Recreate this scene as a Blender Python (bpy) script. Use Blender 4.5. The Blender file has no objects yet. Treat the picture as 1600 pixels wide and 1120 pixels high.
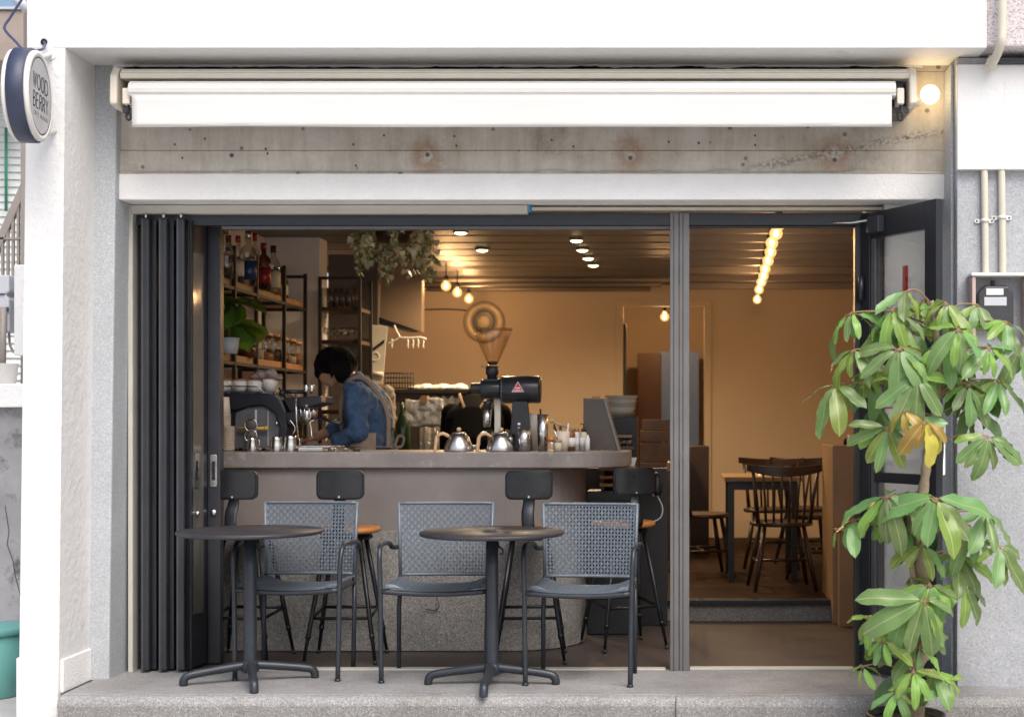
import bpy, bmesh, math, random
from mathutils import Vector, Matrix, Euler, noise as mnoise
random.seed(7)
SC = bpy.context.scene
COL = SC.collection
R = math.radians
# ------------------------------------------------------------------ camera, light, exposure
F, VX, HY, EYE = 2200.0, 1050.0, 655.0, 1.26      # focal length and vanishing point in photo pixels, eye height above the step
cam_d = bpy.data.cameras.new('camera'); cam = bpy.data.objects.new('camera', cam_d); COL.objects.link(cam)
cam.location = (0, 0, EYE); cam.rotation_euler = (R(90), 0, 0)
cam_d.sensor_width = 36; cam_d.lens = 36 * F / 1600
cam_d.shift_x = (800 - VX) / 1600; cam_d.shift_y = (HY - 560) / 1600
cam_d.clip_end = 400; cam_d.clip_start = .05
cam_d.dof.use_dof = True; cam_d.dof.focus_distance = 6.9; cam_d.dof.aperture_fstop = 2.8
SC.camera = cam
SUN_EL, SUN_AZ = 54.0, 152.0     # soft light from behind the viewer, a little to the right
w = bpy.data.worlds.new('World'); SC.world = w; w.use_nodes = True
wn = w.node_tree; sky = wn.nodes.new('ShaderNodeTexSky'); sky.sky_type = 'NISHITA'; sky.sun_disc = False
sky.sun_elevation = R(SUN_EL); sky.sun_rotation = R(SUN_AZ); sky.air_density = 1.0; sky.dust_density = 5.0; sky.ozone_density = 1.4
wn.links.new(sky.outputs[0], wn.nodes['Background'].inputs[0]); wn.nodes['Background'].inputs[1].default_value = .15
sun_d = bpy.data.lights.new('sun', 'SUN'); sun_d.energy = 1.7; sun_d.angle = R(45); sun_d.color = (1, .975, .95)
sun = bpy.data.objects.new('sun', sun_d); COL.objects.link(sun)
_az = R(SUN_AZ); _el = R(SUN_EL)
_dir = Vector((math.sin(_az) * math.cos(_el), math.cos(_az) * math.cos(_el), math.sin(_el)))   # towards the sun
sun.rotation_euler = _dir.to_track_quat('Z', 'Y').to_euler()
SC.view_settings.view_transform = 'Standard'; SC.view_settings.look = 'None'
SC.view_settings.exposure = 0.42; SC.view_settings.gamma = 1; SC.view_settings.use_curve_mapping = False
SC.render.engine = 'CYCLES'; SC.cycles.use_denoising = True
SC.cycles.max_bounces = 5; SC.cycles.diffuse_bounces = 4; SC.cycles.glossy_bounces = 3; SC.cycles.transparent_max_bounces = 12; SC.cycles.use_adaptive_sampling = True; SC.cycles.adaptive_threshold = .02; SC.cycles.sample_clamp_indirect = 4
SC.cycles.caustics_reflective = False; SC.cycles.caustics_refractive = False

def X(px, d): return (px - VX) / F * d
def Z(py, d): return EYE + (HY - py) / F * d
def at(px, py, d): return Vector((X(px, d), d, Z(py, d)))

# ------------------------------------------------------------------ mesh builder
class MB:
    def __init__(s): s.v = []; s.f = []; s.s = []
    def add(s, vs, fs, sm=False):
        o = len(s.v); s.v += [Vector(v) for v in vs]; s.f += [tuple(i + o for i in f) for f in fs]; s.s += [sm] * len(fs); return s
    def hexa(s, b, t):
        return s.add(list(b) + list(t), [(3, 2, 1, 0), (4, 5, 6, 7), (0, 1, 5, 4), (1, 2, 6, 5), (2, 3, 7, 6), (3, 0, 4, 7)])
    def box(s, x0, x1, y0, y1, z0, z1):
        if x0 > x1: x0, x1 = x1, x0
        if y0 > y1: y0, y1 = y1, y0
        if z0 > z1: z0, z1 = z1, z0
        return s.hexa([(x0, y0, z0), (x1, y0, z0), (x1, y1, z0), (x0, y1, z0)], [(x0, y0, z1), (x1, y0, z1), (x1, y1, z1), (x0, y1, z1)])
    def cbox(s, c, sx, sy, sz): return s.box(c[0] - sx / 2, c[0] + sx / 2, c[1] - sy / 2, c[1] + sy / 2, c[2] - sz / 2, c[2] + sz / 2)
    def tube(s, pts, r, n=10, cap=True, flat=1.0, up=None):
        pts = [Vector(p) for p in pts]; m = len(pts); rr = r if isinstance(r, (list, tuple)) else [r] * m
        vs = []; N = None
        for i, p in enumerate(pts):
            t = (pts[min(i + 1, m - 1)] - pts[max(i - 1, 0)]).normalized()
            if N is None:
                a = Vector(up) if up else (Vector((0, 0, 1)) if abs(t.z) < .9 else Vector((1, 0, 0)))
                N = (a - t * a.dot(t)).normalized()
            else: N = (N - t * N.dot(t)).normalized()
            B = t.cross(N)
            for k in range(n):
                a = 2 * math.pi * k / n
                vs.append(p + N * (math.cos(a) * rr[i] * flat) + B * (math.sin(a) * rr[i]))
        fs = [(i * n + k, i * n + (k + 1) % n, (i + 1) * n + (k + 1) % n, (i + 1) * n + k) for i in range(m - 1) for k in range(n)]
        s.add(vs, fs, True)
        if cap:
            o = len(s.v) - n * m
            s.f += [tuple(o + k for k in reversed(range(n))), tuple(o + (m - 1) * n + k for k in range(n))]; s.s += [False, False]
        return s
    def cyl(s, p0, p1, r0, r1=None, n=16, cap=True): return s.tube([p0, p1], [r0, r0 if r1 is None else r1], n, cap)
    def lathe(s, prof, c=(0, 0, 0), n=20, mat=None, sm=True):
        vs = []; m = len(prof); c = Vector(c)
        for r, z in prof:
            for k in range(n):
                a = 2 * math.pi * k / n; v = Vector((r * math.cos(a), r * math.sin(a), z))
                if mat: v = mat @ v
                vs.append(c + v)
        fs = [(i * n + k, i * n + (k + 1) % n, (i + 1) * n + (k + 1) % n, (i + 1) * n + k) for i in range(m - 1) for k in range(n)]
        o = len(s.v); s.add(vs, fs, sm)
        if prof[0][0] > 1e-5: s.f.append(tuple(o + k for k in reversed(range(n)))); s.s.append(False)
        if prof[-1][0] > 1e-5: s.f.append(tuple(o + (m - 1) * n + k for k in range(n))); s.s.append(False)
        return s
    def ball(s, c, r, nu=16, nv=10, mat=None):
        if not isinstance(r, (tuple, list)): r = (r, r, r)
        c = Vector(c); vs = []
        for j in range(nv + 1):
            t = math.pi * j / nv
            for i in range(nu):
                a = 2 * math.pi * i / nu
                v = Vector((r[0] * math.sin(t) * math.cos(a), r[1] * math.sin(t) * math.sin(a), -r[2] * math.cos(t)))
                vs.append(c + (mat @ v if mat else v))
        fs = [(j * nu + i, j * nu + (i + 1) % nu, (j + 1) * nu + (i + 1) % nu, (j + 1) * nu + i) for j in range(nv) for i in range(nu)]
        return s.add(vs, fs, True)
    def prism(s, poly, axis, a0, a1):
        n = len(poly)
        def P(p, a): return {'x': (a, p[0], p[1]), 'y': (p[0], a, p[1]), 'z': (p[0], p[1], a)}[axis]
        vs = [P(p, a0) for p in poly] + [P(p, a1) for p in poly]
        fs = [tuple(range(n)), tuple(range(2 * n - 1, n - 1, -1))] + [(i, i + n, (i + 1) % n + n, (i + 1) % n) for i in range(n)]
        return s.add(vs, fs)
    def xf(s, M):
        s.v = [M @ v for v in s.v]; return s
    def build(s, name, mat, parent=None, bevel=0, loc=None, mods=(), seg=2, recalc=True):
        me = bpy.data.meshes.new(name); me.from_pydata([tuple(v) for v in s.v], [], s.f)
        me.polygons.foreach_set('use_smooth', s.s)
        if recalc:
            bm = bmesh.new(); bm.from_mesh(me); bmesh.ops.remove_doubles(bm, verts=bm.verts, dist=1e-5)
            bmesh.ops.recalc_face_normals(bm, faces=bm.faces); bm.to_mesh(me); bm.free()
        me.update()
        return link(name, me, mat, parent, bevel, loc, mods, seg)
WORLD = {}
def link(name, me, mat, parent=None, bevel=0, loc=None, mods=(), seg=2):
    o = bpy.data.objects.new(name, me); COL.objects.link(o)
    if mat: me.materials.append(M[mat] if isinstance(mat, str) else mat)
    if parent is not None:
        o.parent = parent
        if parent.name in WORLD: o.location = -Vector(WORLD[parent.name])
    if loc is not None: o.location = loc
    if bevel:
        b = o.modifiers.new('bevel', 'BEVEL'); b.width = bevel; b.segments = seg; b.limit_method = 'ANGLE'; b.angle_limit = R(35)
    for m in mods:
        k = o.modifiers.new(m[0].lower(), m[0])
        for a, v in m[1].items(): setattr(k, a, v)
    return o
def tag(o, label=None, cat=None, group=None, kind=None):
    if label: o['label'] = label
    if cat: o['category'] = cat
    if group: o['group'] = group
    if kind: o['kind'] = kind
    return o
def thing(name, label, cat, loc=(0, 0, 0), rz=0, group=None, world=False):
    o = bpy.data.objects.new(name, None); COL.objects.link(o); o.location = loc; o.rotation_euler = (0, 0, rz); o.empty_display_size = .05
    if world: WORLD[o.name] = tuple(loc)
    return tag(o, label, cat, group)
KIDS = {}
def copy_tree(o, parent=None):
    c = o.copy(); COL.objects.link(c); c.parent = parent
    for ch in [x for x in COL.objects if x.parent == o]: copy_tree(ch, c)
    return c
def place(o, loc, rz=0, label=None):
    o.location = loc; o.rotation_euler = (0, 0, rz)
    if label: o['label'] = label
    return o
def struct(o): o['kind'] = 'structure'; return o
ORD = ['first', 'second', 'third', 'fourth', 'fifth', 'sixth', 'seventh', 'eighth', 'ninth', 'tenth', 'eleventh', 'twelfth', 'thirteenth', 'fourteenth']
def curve(pts, n=6):
    """Catmull-Rom through the points"""
    P = [Vector(p) for p in pts]; out = []
    for i in range(len(P) - 1):
        a, b, c, d = P[max(i - 1, 0)], P[i], P[i + 1], P[min(i + 2, len(P) - 1)]
        for k in range(n):
            t = k / n
            out.append(.5 * ((2 * b) + (c - a) * t + (2 * a - 5 * b + 4 * c - d) * t * t + (3 * b - a - 3 * c + d) * t ** 3))
    return out + [P[-1]]
def rrect(w, h, r, n=5):
    pts = []
    for cx, cz, a0 in ((w / 2 - r, h / 2 - r, 0), (-w / 2 + r, h / 2 - r, 90), (-w / 2 + r, -h / 2 + r, 180), (w / 2 - r, -h / 2 + r, 270)):
        for k in range(n + 1):
            a = R(a0 + 90 * k / n); pts.append((cx + r * math.cos(a), cz + r * math.sin(a)))
    return pts
def text(body, size, mat, parent, mtx, name='lettering', off=0, ext=.0008, align='CENTER', sx=1):
    cu = bpy.data.curves.new('t', 'FONT'); cu.body = body; cu.size = size; cu.align_x = align; cu.align_y = 'CENTER'; cu.offset = off; cu.extrude = ext
    cu.space_character = 1.05
    o = bpy.data.objects.new('t', cu); COL.objects.link(o)
    dg = bpy.context.evaluated_depsgraph_get(); me = bpy.data.meshes.new_from_object(o.evaluated_get(dg))
    bpy.data.objects.remove(o); me.materials.clear(); me.transform(mtx @ Matrix.Diagonal((sx, 1, 1, 1)))
    me.name = name
    return link(name, me, mat, parent)

# ------------------------------------------------------------------ materials
M = {}
def nm(name):
    m = bpy.data.materials.new(name); m.use_nodes = True; M[name] = m
    nt = m.node_tree; return m, nt, nt.nodes['Principled BSDF']
def nd(nt, t, **k):
    n = nt.nodes.new(t)
    for a, v in k.items():
        if a in ('op', 'operation'): n.operation = v
        elif a == 'blend': n.data_type = 'RGBA'; n.blend_type = v
        else: n.inputs[a].default_value = v
    return n
def coords(nt): return nt.nodes.new('ShaderNodeTexCoord').outputs['Object']
def noise_f(nt, co, scale, detail=4, rough=.6):
    n = nd(nt, 'ShaderNodeTexNoise', Scale=scale, Detail=detail, Roughness=rough); nt.links.new(co, n.inputs['Vector']); return n.outputs[0]
def ramp(nt, fac, stops):
    r = nt.nodes.new('ShaderNodeValToRGB'); e = r.color_ramp.elements
    while len(e) < len(stops): e.new(.5)
    for i, (p, c) in enumerate(stops):
        e[i].position = p; e[i].color = (*c, 1) if len(c) == 3 else c
    nt.links.new(fac, r.inputs[0]); return r.outputs[0]
def mixc(nt, fac, a, b, blend='MIX'):
    m = nt.nodes.new('ShaderNodeMix'); m.data_type = 'RGBA'; m.blend_type = blend
    for sock, v in ((0, fac), (6, a), (7, b)):
        if isinstance(v, (int, float)): m.inputs[sock].default_value = v
        elif isinstance(v, (tuple, list)): m.inputs[sock].default_value = (*v, 1)
        else: nt.links.new(v, m.inputs[sock])
    return m.outputs[2]
def math_n(nt, op, a, b=None, clamp=False):
    m = nt.nodes.new('ShaderNodeMath'); m.operation = op; m.use_clamp = clamp
    for i, v in enumerate((a, b)):
        if v is None: continue
        if isinstance(v, (int, float)): m.inputs[i].default_value = v
        else: nt.links.new(v, m.inputs[i])
    return m.outputs[0]
def bump(nt, b, h, strength=.3, dist=.01):
    n = nd(nt, 'ShaderNodeBump', Strength=strength, Distance=dist); nt.links.new(h, n.inputs['Height']); nt.links.new(n.outputs[0], b.inputs['Normal'])
def pm(name, col, rough=.5, metal=0, var=.12, vs=6, bs=60, bp=.1, bd=.002, spec=.5, coat=0, dirt=None, ds=3, dc=(.5, .5, .5)):
    m, nt, b = nm(name); co = coords(nt)
    n1 = noise_f(nt, co, vs, 3)
    c = ramp(nt, n1, [(.25, tuple(x * (1 - var) for x in col)), (.75, tuple(min(1, x * (1 + var)) for x in col))])
    if dirt:
        n3 = noise_f(nt, co, ds, 6, .75); k = ramp(nt, n3, [(dirt, (0, 0, 0)), (dirt + .12, (1, 1, 1))]); c = mixc(nt, k, c, dc)
    nt.links.new(c, b.inputs['Base Color'])
    rr = ramp(nt, n1, [(.2, (max(0, rough - .07),) * 3), (.8, (min(1, rough + .07),) * 3)]); nt.links.new(rr, b.inputs['Roughness'])
    b.inputs['Metallic'].default_value = metal; b.inputs['Specular IOR Level'].default_value = spec; b.inputs['Coat Weight'].default_value = coat
    if bp > .1: bump(nt, b, noise_f(nt, co, bs, 3), bp, bd)
    return m
def speckle(name, base, light, dark, scale=160, rough=.75, bp=.25, bd=.003, stain=.25, stainc=None):
    m, nt, b = nm(name); co = coords(nt)
    v = nd(nt, 'ShaderNodeTexVoronoi', Scale=scale); nt.links.new(co, v.inputs['Vector'])
    sep = nt.nodes.new('ShaderNodeSeparateColor'); nt.links.new(v.outputs['Color'], sep.inputs[0])
    c = ramp(nt, sep.outputs[0], [(0, dark), (.3, base), (.7, base), (1, light)])
    n = noise_f(nt, co, 2.6, 8, .7); k = ramp(nt, n, [(.4, (1, 1, 1)), (.75, tuple(1 - stain * x for x in (1, 1, 1)) if not stainc else stainc)])
    c = mixc(nt, 1.0, c, k, 'MULTIPLY'); nt.links.new(c, b.inputs['Base Color']); b.inputs['Roughness'].default_value = rough
    h = math_n(nt, 'ADD', v.outputs['Distance'], noise_f(nt, co, scale * .7, 3)); bump(nt, b, h, bp, bd); return m
def emit(name, col, st):
    m, nt, b = nm(name); b.inputs['Base Color'].default_value = (*col, 1); b.inputs['Emission Color'].default_value = (*col, 1); b.inputs['Emission Strength'].default_value = st; return m
def glass(name, tint=(.9, .92, .92), refl=.12, rough=.02, fr=.8):
    """thin pane: see-through with a weak mirror"""
    m, nt, b = nm(name); nt.nodes.remove(b); out = nt.nodes['Material Output']
    t = nt.nodes.new('ShaderNodeBsdfTransparent'); t.inputs[0].default_value = (*tint, 1)
    g = nt.nodes.new('ShaderNodeBsdfGlossy'); g.inputs['Roughness'].default_value = rough
    lw = nd(nt, 'ShaderNodeLayerWeight', Blend=.25); co = coords(nt)
    f = math_n(nt, 'ADD', math_n(nt, 'MULTIPLY', lw.outputs['Fresnel'], fr), math_n(nt, 'MULTIPLY', noise_f(nt, co, 5), refl), True)
    mx = nt.nodes.new('ShaderNodeMixShader'); nt.links.new(f, mx.inputs[0]); nt.links.new(t.outputs[0], mx.inputs[1]); nt.links.new(g.outputs[0], mx.inputs[2]); nt.links.new(mx.outputs[0], out.inputs[0]); return m
def bulbglass(name, col, st):
    m, nt, b = nm(name); nt.nodes.remove(b); out = nt.nodes['Material Output']
    t = nt.nodes.new('ShaderNodeBsdfTransparent'); e = nt.nodes.new('ShaderNodeEmission'); e.inputs[0].default_value = (*col, 1); e.inputs[1].default_value = st
    lw = nd(nt, 'ShaderNodeLayerWeight', Blend=.4)
    f = ramp(nt, lw.outputs['Facing'], [(0, (.55,) * 3), (1, (.3,) * 3)])
    mx = nt.nodes.new('ShaderNodeMixShader'); nt.links.new(f, mx.inputs[0]); nt.links.new(t.outputs[0], mx.inputs[1]); nt.links.new(e.outputs[0], mx.inputs[2]); nt.links.new(mx.outputs[0], out.inputs[0]); return m
def leafmat(name, top, under, vein, trans=.28, var=.35):
    m, nt, b = nm(name); out = nt.nodes['Material Output']; co = coords(nt)
    oi = nt.nodes.new('ShaderNodeObjectInfo'); sp = nt.nodes.new('ShaderNodeSeparateXYZ'); nt.links.new(co, sp.inputs[0])
    ax = math_n(nt, 'ABSOLUTE', sp.outputs[0])
    hs = nd(nt, 'ShaderNodeHueSaturation'); hs.inputs['Color'].default_value = (*top, 1)
    v = math_n(nt, 'ADD', math_n(nt, 'MULTIPLY', oi.outputs['Random'], var * 2), 1 - var); nt.links.new(v, hs.inputs['Value'])
    nt.links.new(math_n(nt, 'ADD', math_n(nt, 'MULTIPLY', oi.outputs['Random'], .07), .465), hs.inputs['Hue'])
    n = noise_f(nt, co, 22, 5); c = mixc(nt, ramp(nt, n, [(.4, (0, 0, 0)), (.8, (.5, .5, .5))]), hs.outputs[0], under)
    # side veins
    wv = nd(nt, 'ShaderNodeTexWave', Scale=42, Distortion=1.2); cx = nt.nodes.new('ShaderNodeCombineXYZ')
    nt.links.new(math_n(nt, 'SUBTRACT', sp.outputs[1], math_n(nt, 'MULTIPLY', ax, .8)), cx.inputs[0]); nt.links.new(cx.outputs[0], wv.inputs['Vector'])
    c = mixc(nt, ramp(nt, wv.outputs[1], [(.86, (0, 0, 0)), (1, (.22,) * 3)]), c, vein)
    c = mixc(nt, ramp(nt, math_n(nt, 'MULTIPLY', ax, 100), [(.10, (.9,) * 3), (.2, (0, 0, 0))]), c, vein)
    nt.links.new(c, b.inputs['Base Color']); b.inputs['Roughness'].default_value = .27; b.inputs['Specular IOR Level'].default_value = .5
    bump(nt, b, wv.outputs[1], .12, .002)
    tr = nt.nodes.new('ShaderNodeBsdfTranslucent'); nt.links.new(mixc(nt, .5, c, (.35, .5, .05)), tr.inputs[0])
    mx = nt.nodes.new('ShaderNodeMixShader'); mx.inputs[0].default_value = trans
    nt.links.new(b.outputs[0], mx.inputs[1]); nt.links.new(tr.outputs[0], mx.inputs[2]); nt.links.new(mx.outputs[0], out.inputs[0]); return m

pm('white_paint', (.735, .735, .725), .6, var=.06, vs=1.3, bs=24, bp=.7, bd=.008, dirt=.60, ds=3.5, dc=(.62, .605, .575))
pm('white_render', (.88, .875, .86), .8, var=.04, vs=5, bs=90, bp=.9, bd=.006, dirt=.68, ds=12, dc=(.6, .59, .56))
pm('soffit_paint', (.70, .70, .69), .7, var=.05, vs=3, bs=60, bp=.3, bd=.003, dirt=.68, ds=4, dc=(.55, .54, .52))
speckle('column_paint', (.43, .45, .475), (.56, .58, .60), (.36, .38, .405), 210, .65, .2, .002, .12)
speckle('grey_wall', (.41, .425, .45), (.48, .49, .515), (.34, .35, .375), 120, .75, .25, .003, .22)
speckle('pink_concrete', (.62, .57, .58), (.72, .68, .68), (.30, .27, .28), 170, .8, .2, .002, .2)
speckle('terrazzo', (.29, .285, .28), (.45, .445, .44), (.19, .185, .18), 190, .75, .5, .004, .3, (.72, .70, .68))
speckle('step_top', (.30, .30, .305), (.37, .37, .37), (.20, .20, .20), 190, .7, .3, .002, .35, (.62, .60, .58))
speckle('aggregate', (.26, .25, .235), (.39, .38, .36), (.14, .13, .12), 170, .8, .5, .004, .3)
pm('plaster_mauve', (.20, .178, .168), .45, var=.15, vs=3, bs=25, bp=.1, bd=.002, dirt=.6, ds=3, dc=(.255, .23, .22))
pm('slab_concrete', (.225, .20, .188), .42, var=.2, vs=5, bs=60, bp=.2, bd=.002, dirt=.57, ds=12, dc=(.32, .30, .285))
pm('floor_brown', (.085, .070, .062), .55, spec=.2, var=.2, vs=2.5, bs=60, bp=.15, bd=.002, dirt=.62, ds=3, dc=(.12, .10, .088))
pm('floor_wood', (.036, .02, .013), .65, var=.3, vs=5, bs=40, bp=.1, spec=.08)
pm('wall_plaster', (.54, .43, .32), .85, var=.04, vs=2, bs=50, bp=.2, bd=.002)
pm('wall_grey', (.84, .82, .81), .85, var=.05, vs=2, bs=50, bp=.2, bd=.002)
pm('ceiling_plank', (.15, .135, .125), .5, var=.12, vs=4, bs=40, bp=.05)
pm('ceiling_trim', (.19, .165, .15), .5, .2, var=.05)
pm('alu_dark', (.035, .038, .045), .38, .25, var=.12, vs=9, bs=120, bp=.05, dirt=.72, ds=14, dc=(.14, .14, .15))
pm('alu_grey', (.10, .10, .108), .38, .3, var=.1, vs=9, bs=120, bp=.05, dirt=.7, ds=12, dc=(.24, .24, .25))
pm('alu_black', (.018, .02, .026), .33, .1, var=.2, vs=9, bs=120, bp=.05)
pm('alu_mullion', (.165, .16, .16), .42, .2, var=.1, vs=7, bs=120, bp=.05, dirt=.68, ds=9, dc=(.24, .235, .235))
pm('alu_pale', (.55, .53, .47), .5, .1, var=.08, vs=5, dirt=.66, ds=10, dc=(.38, .36, .31))
pm('blue_plastic', (.03, .25, .5), .4)
pm('awning_metal', (.74, .68, .57), .42, .05, var=.05, vs=4, dirt=.7, ds=7, dc=(.5, .47, .41))
pm('awning_white', (.70, .69, .665), .4, var=.03)
pm('black_plastic', (.02, .02, .022), .4, var=.2)
pm('chair_metal', (.032, .038, .048), .38, .25, var=.2, vs=25, bs=200, bp=.05, dirt=.66, ds=38, dc=(.075, .082, .095))
pm('chair_weave', (.135, .162, .195), .45, .2, var=.12, vs=25, bs=200, bp=.05)
pm('table_top', (.03, .029, .034), .45, .0, var=.25, vs=12, bs=90, bp=.04, dirt=.66, ds=18, dc=(.09, .085, .085))
pm('stool_pad', (.014, .015, .018), .33, var=.3, vs=14, bs=120, bp=.06, dirt=.6, ds=12, dc=(.03, .032, .036))
pm('stool_metal', (.018, .02, .024), .35, .5, var=.3, vs=18)
pm('seat_wood', (.42, .17, .05), .4, var=.2, vs=12)
pm('shelf_wood', (.30, .14, .055), .5, var=.25, vs=9)
pm('dark_wood', (.045, .022, .013), .35, var=.3, vs=8)
pm('mid_wood', (.30, .18, .09), .5, var=.15, vs=4)
pm('pale_wood', (.62, .40, .22), .4, var=.12, vs=20)
pm('rack_metal', (.035, .033, .033), .5, .4, var=.2)
pm('steel', (.66, .65, .63), .27, 1.0, var=.05, vs=20, bp=.02)
pm('brass', (.36, .29, .19), .45, .25, var=.1, vs=12, bp=.05)
pm('ceramic', (.78, .76, .73), .25, var=.03)
pm('brown_rim', (.40, .20, .08), .4, var=.2)
pm('paper_cup', (.72, .62, .50), .7, var=.05)
pm('denim', (.075, .15, .29), .85, var=.35, vs=18, bs=260, bp=.25, bd=.002)
pm('apron', (.42, .32, .25), .85, var=.12, vs=12, bs=240, bp=.2, bd=.002)
pm('strap_tan', (.30, .15, .085), .6, var=.15)
pm('black_cloth', (.006, .006, .007), .9, spec=.1, var=.3, vs=9)
pm('trousers', (.03, .03, .04), .85)
pm('skin', (.60, .35, .25), .5, var=.08, vs=20, bp=.03)
pm('hair', (.008, .007, .007), .85, spec=.15, var=.4, vs=60, bs=160, bp=.5, bd=.003)
pm('grey_cloth', (.30, .26, .24), .9, var=.2, vs=14, bs=120, bp=.3, bd=.003)
pm('teal_plastic', (.16, .42, .38), .45, var=.06, vs=3)
pm('stained_wall', (.36, .36, .37), .85, var=.25, vs=3, dirt=.52, ds=4, dc=(.12, .12, .12), bs=30, bp=.4, bd=.004)
pm('siding', (.78, .80, .78), .6, var=.03)
pm('taupe_metal', (.28, .25, .22), .5, var=.06)
pm('far_wall', (.34, .28, .24), .8, var=.1)
pm('box_grey', (.52, .54, .58), .5, var=.05)
pm('conduit', (.62, .58, .48), .55, var=.06)
pm('clip_white', (.75, .74, .72), .5, .2)
pm('pink_metal', (.55, .42, .38), .45, .2, var=.06)
pm('meter_body', (.045, .045, .05), .3, var=.2)
pm('paper', (.78, .77, .74), .8, var=.03)
pm('sign_white', (.86, .86, .87), .4, var=.03, vs=6)
pm('sign_rim', (.76, .74, .70), .5, var=.05, dirt=.66, ds=25, dc=(.42, .22, .12))
pm('sign_band', (.035, .045, .085), .45, var=.3, vs=8, dirt=.62, ds=14, dc=(.07, .07, .09))
pm('ink', (.03, .03, .035), .6)
pm('grey_ink', (.25, .25, .26), .6)
pm('red_ink', (.55, .03, .03), .5)
pm('white_ink', (.8, .8, .8), .5)
pm('soil', (.06, .045, .035), .9, var=.4, vs=60, bs=80, bp=.6, bd=.01)
pm('hopper_beans', (.07, .035, .018), .5, var=.4, vs=60)
pm('machine_black', (.02, .021, .025), .3, .1, var=.2)
pm('yellow', (.62, .36, .05), .4)
pm('hood_brown', (.26, .18, .12), .6, .0, var=.06)
pm('plastic_board', (.62, .58, .50), .45, var=.05)
pm('clear_plastic', (.16, .155, .155), .15, var=.3, vs=10, bs=14, bp=.6, bd=.02)
pm('board_grey', (.09, .073, .063), .55, var=.25, vs=6, dirt=.58, ds=8, dc=(.15, .128, .115))
pm('bark', (.30, .23, .16), .8, var=.3, vs=25, bs=50, bp=.6, bd=.006)
pm('petiole', (.28, .17, .09), .5)
pm('street', (.52, .51, .49), .85, var=.15, vs=3, bs=120, bp=.4, bd=.004)
pm('dark_void', (.01, .01, .01), .9, bp=0)
pm('green_glass', (.02, .05, .02), .2)
pm('door_blue', (.20, .34, .75), .5, var=.06)
pm('red_wood', (.07, .032, .022), .5, var=.1)
pm('cable_white', (.6, .6, .58), .5)
pm('cable_blue', (.05, .06, .13), .5)
pm('amber', (.22, .08, .02), .15)
pm('label_cream', (.66, .58, .42), .6)
pm('bottle_red', (.30, .02, .02), .25)
pm('ivy', (.26, .28, .12), .4, var=.35, vs=30)
pm('ivy_pale', (.60, .54, .32), .45, var=.25, vs=30)
glass('pane', (.985, .99, .99), .03, .01, .5); pm('pit', (.13, .11, .09), .9); glass('clear_glass', (.90, .89, .87), .25, .02, .5); glass('amber_glass', (.45, .22, .08), .3); glass('hopper_glass', (.95, .88, .78), .14, .05, .35)
emit('bulb_core', (1, .62, .25), 60); bulbglass('bulb_glass', (1, .52, .16), 1.6); emit('down_core', (1, .85, .45), 9)
emit('lamp_core', (1, .80, .48), 4)
leafmat('leaf_green', (.15, .27, .085), (.25, .37, .18), (.40, .46, .20)); leafmat('leaf_young', (.21, .35, .06), (.29, .41, .13), (.45, .52, .2)); leafmat('leaf_yellow', (.50, .36, .06), (.34, .33, .10), (.62, .48, .15))
leafmat('big_leaf', (.08, .17, .02), (.14, .24, .04), (.2, .3, .08))

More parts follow.
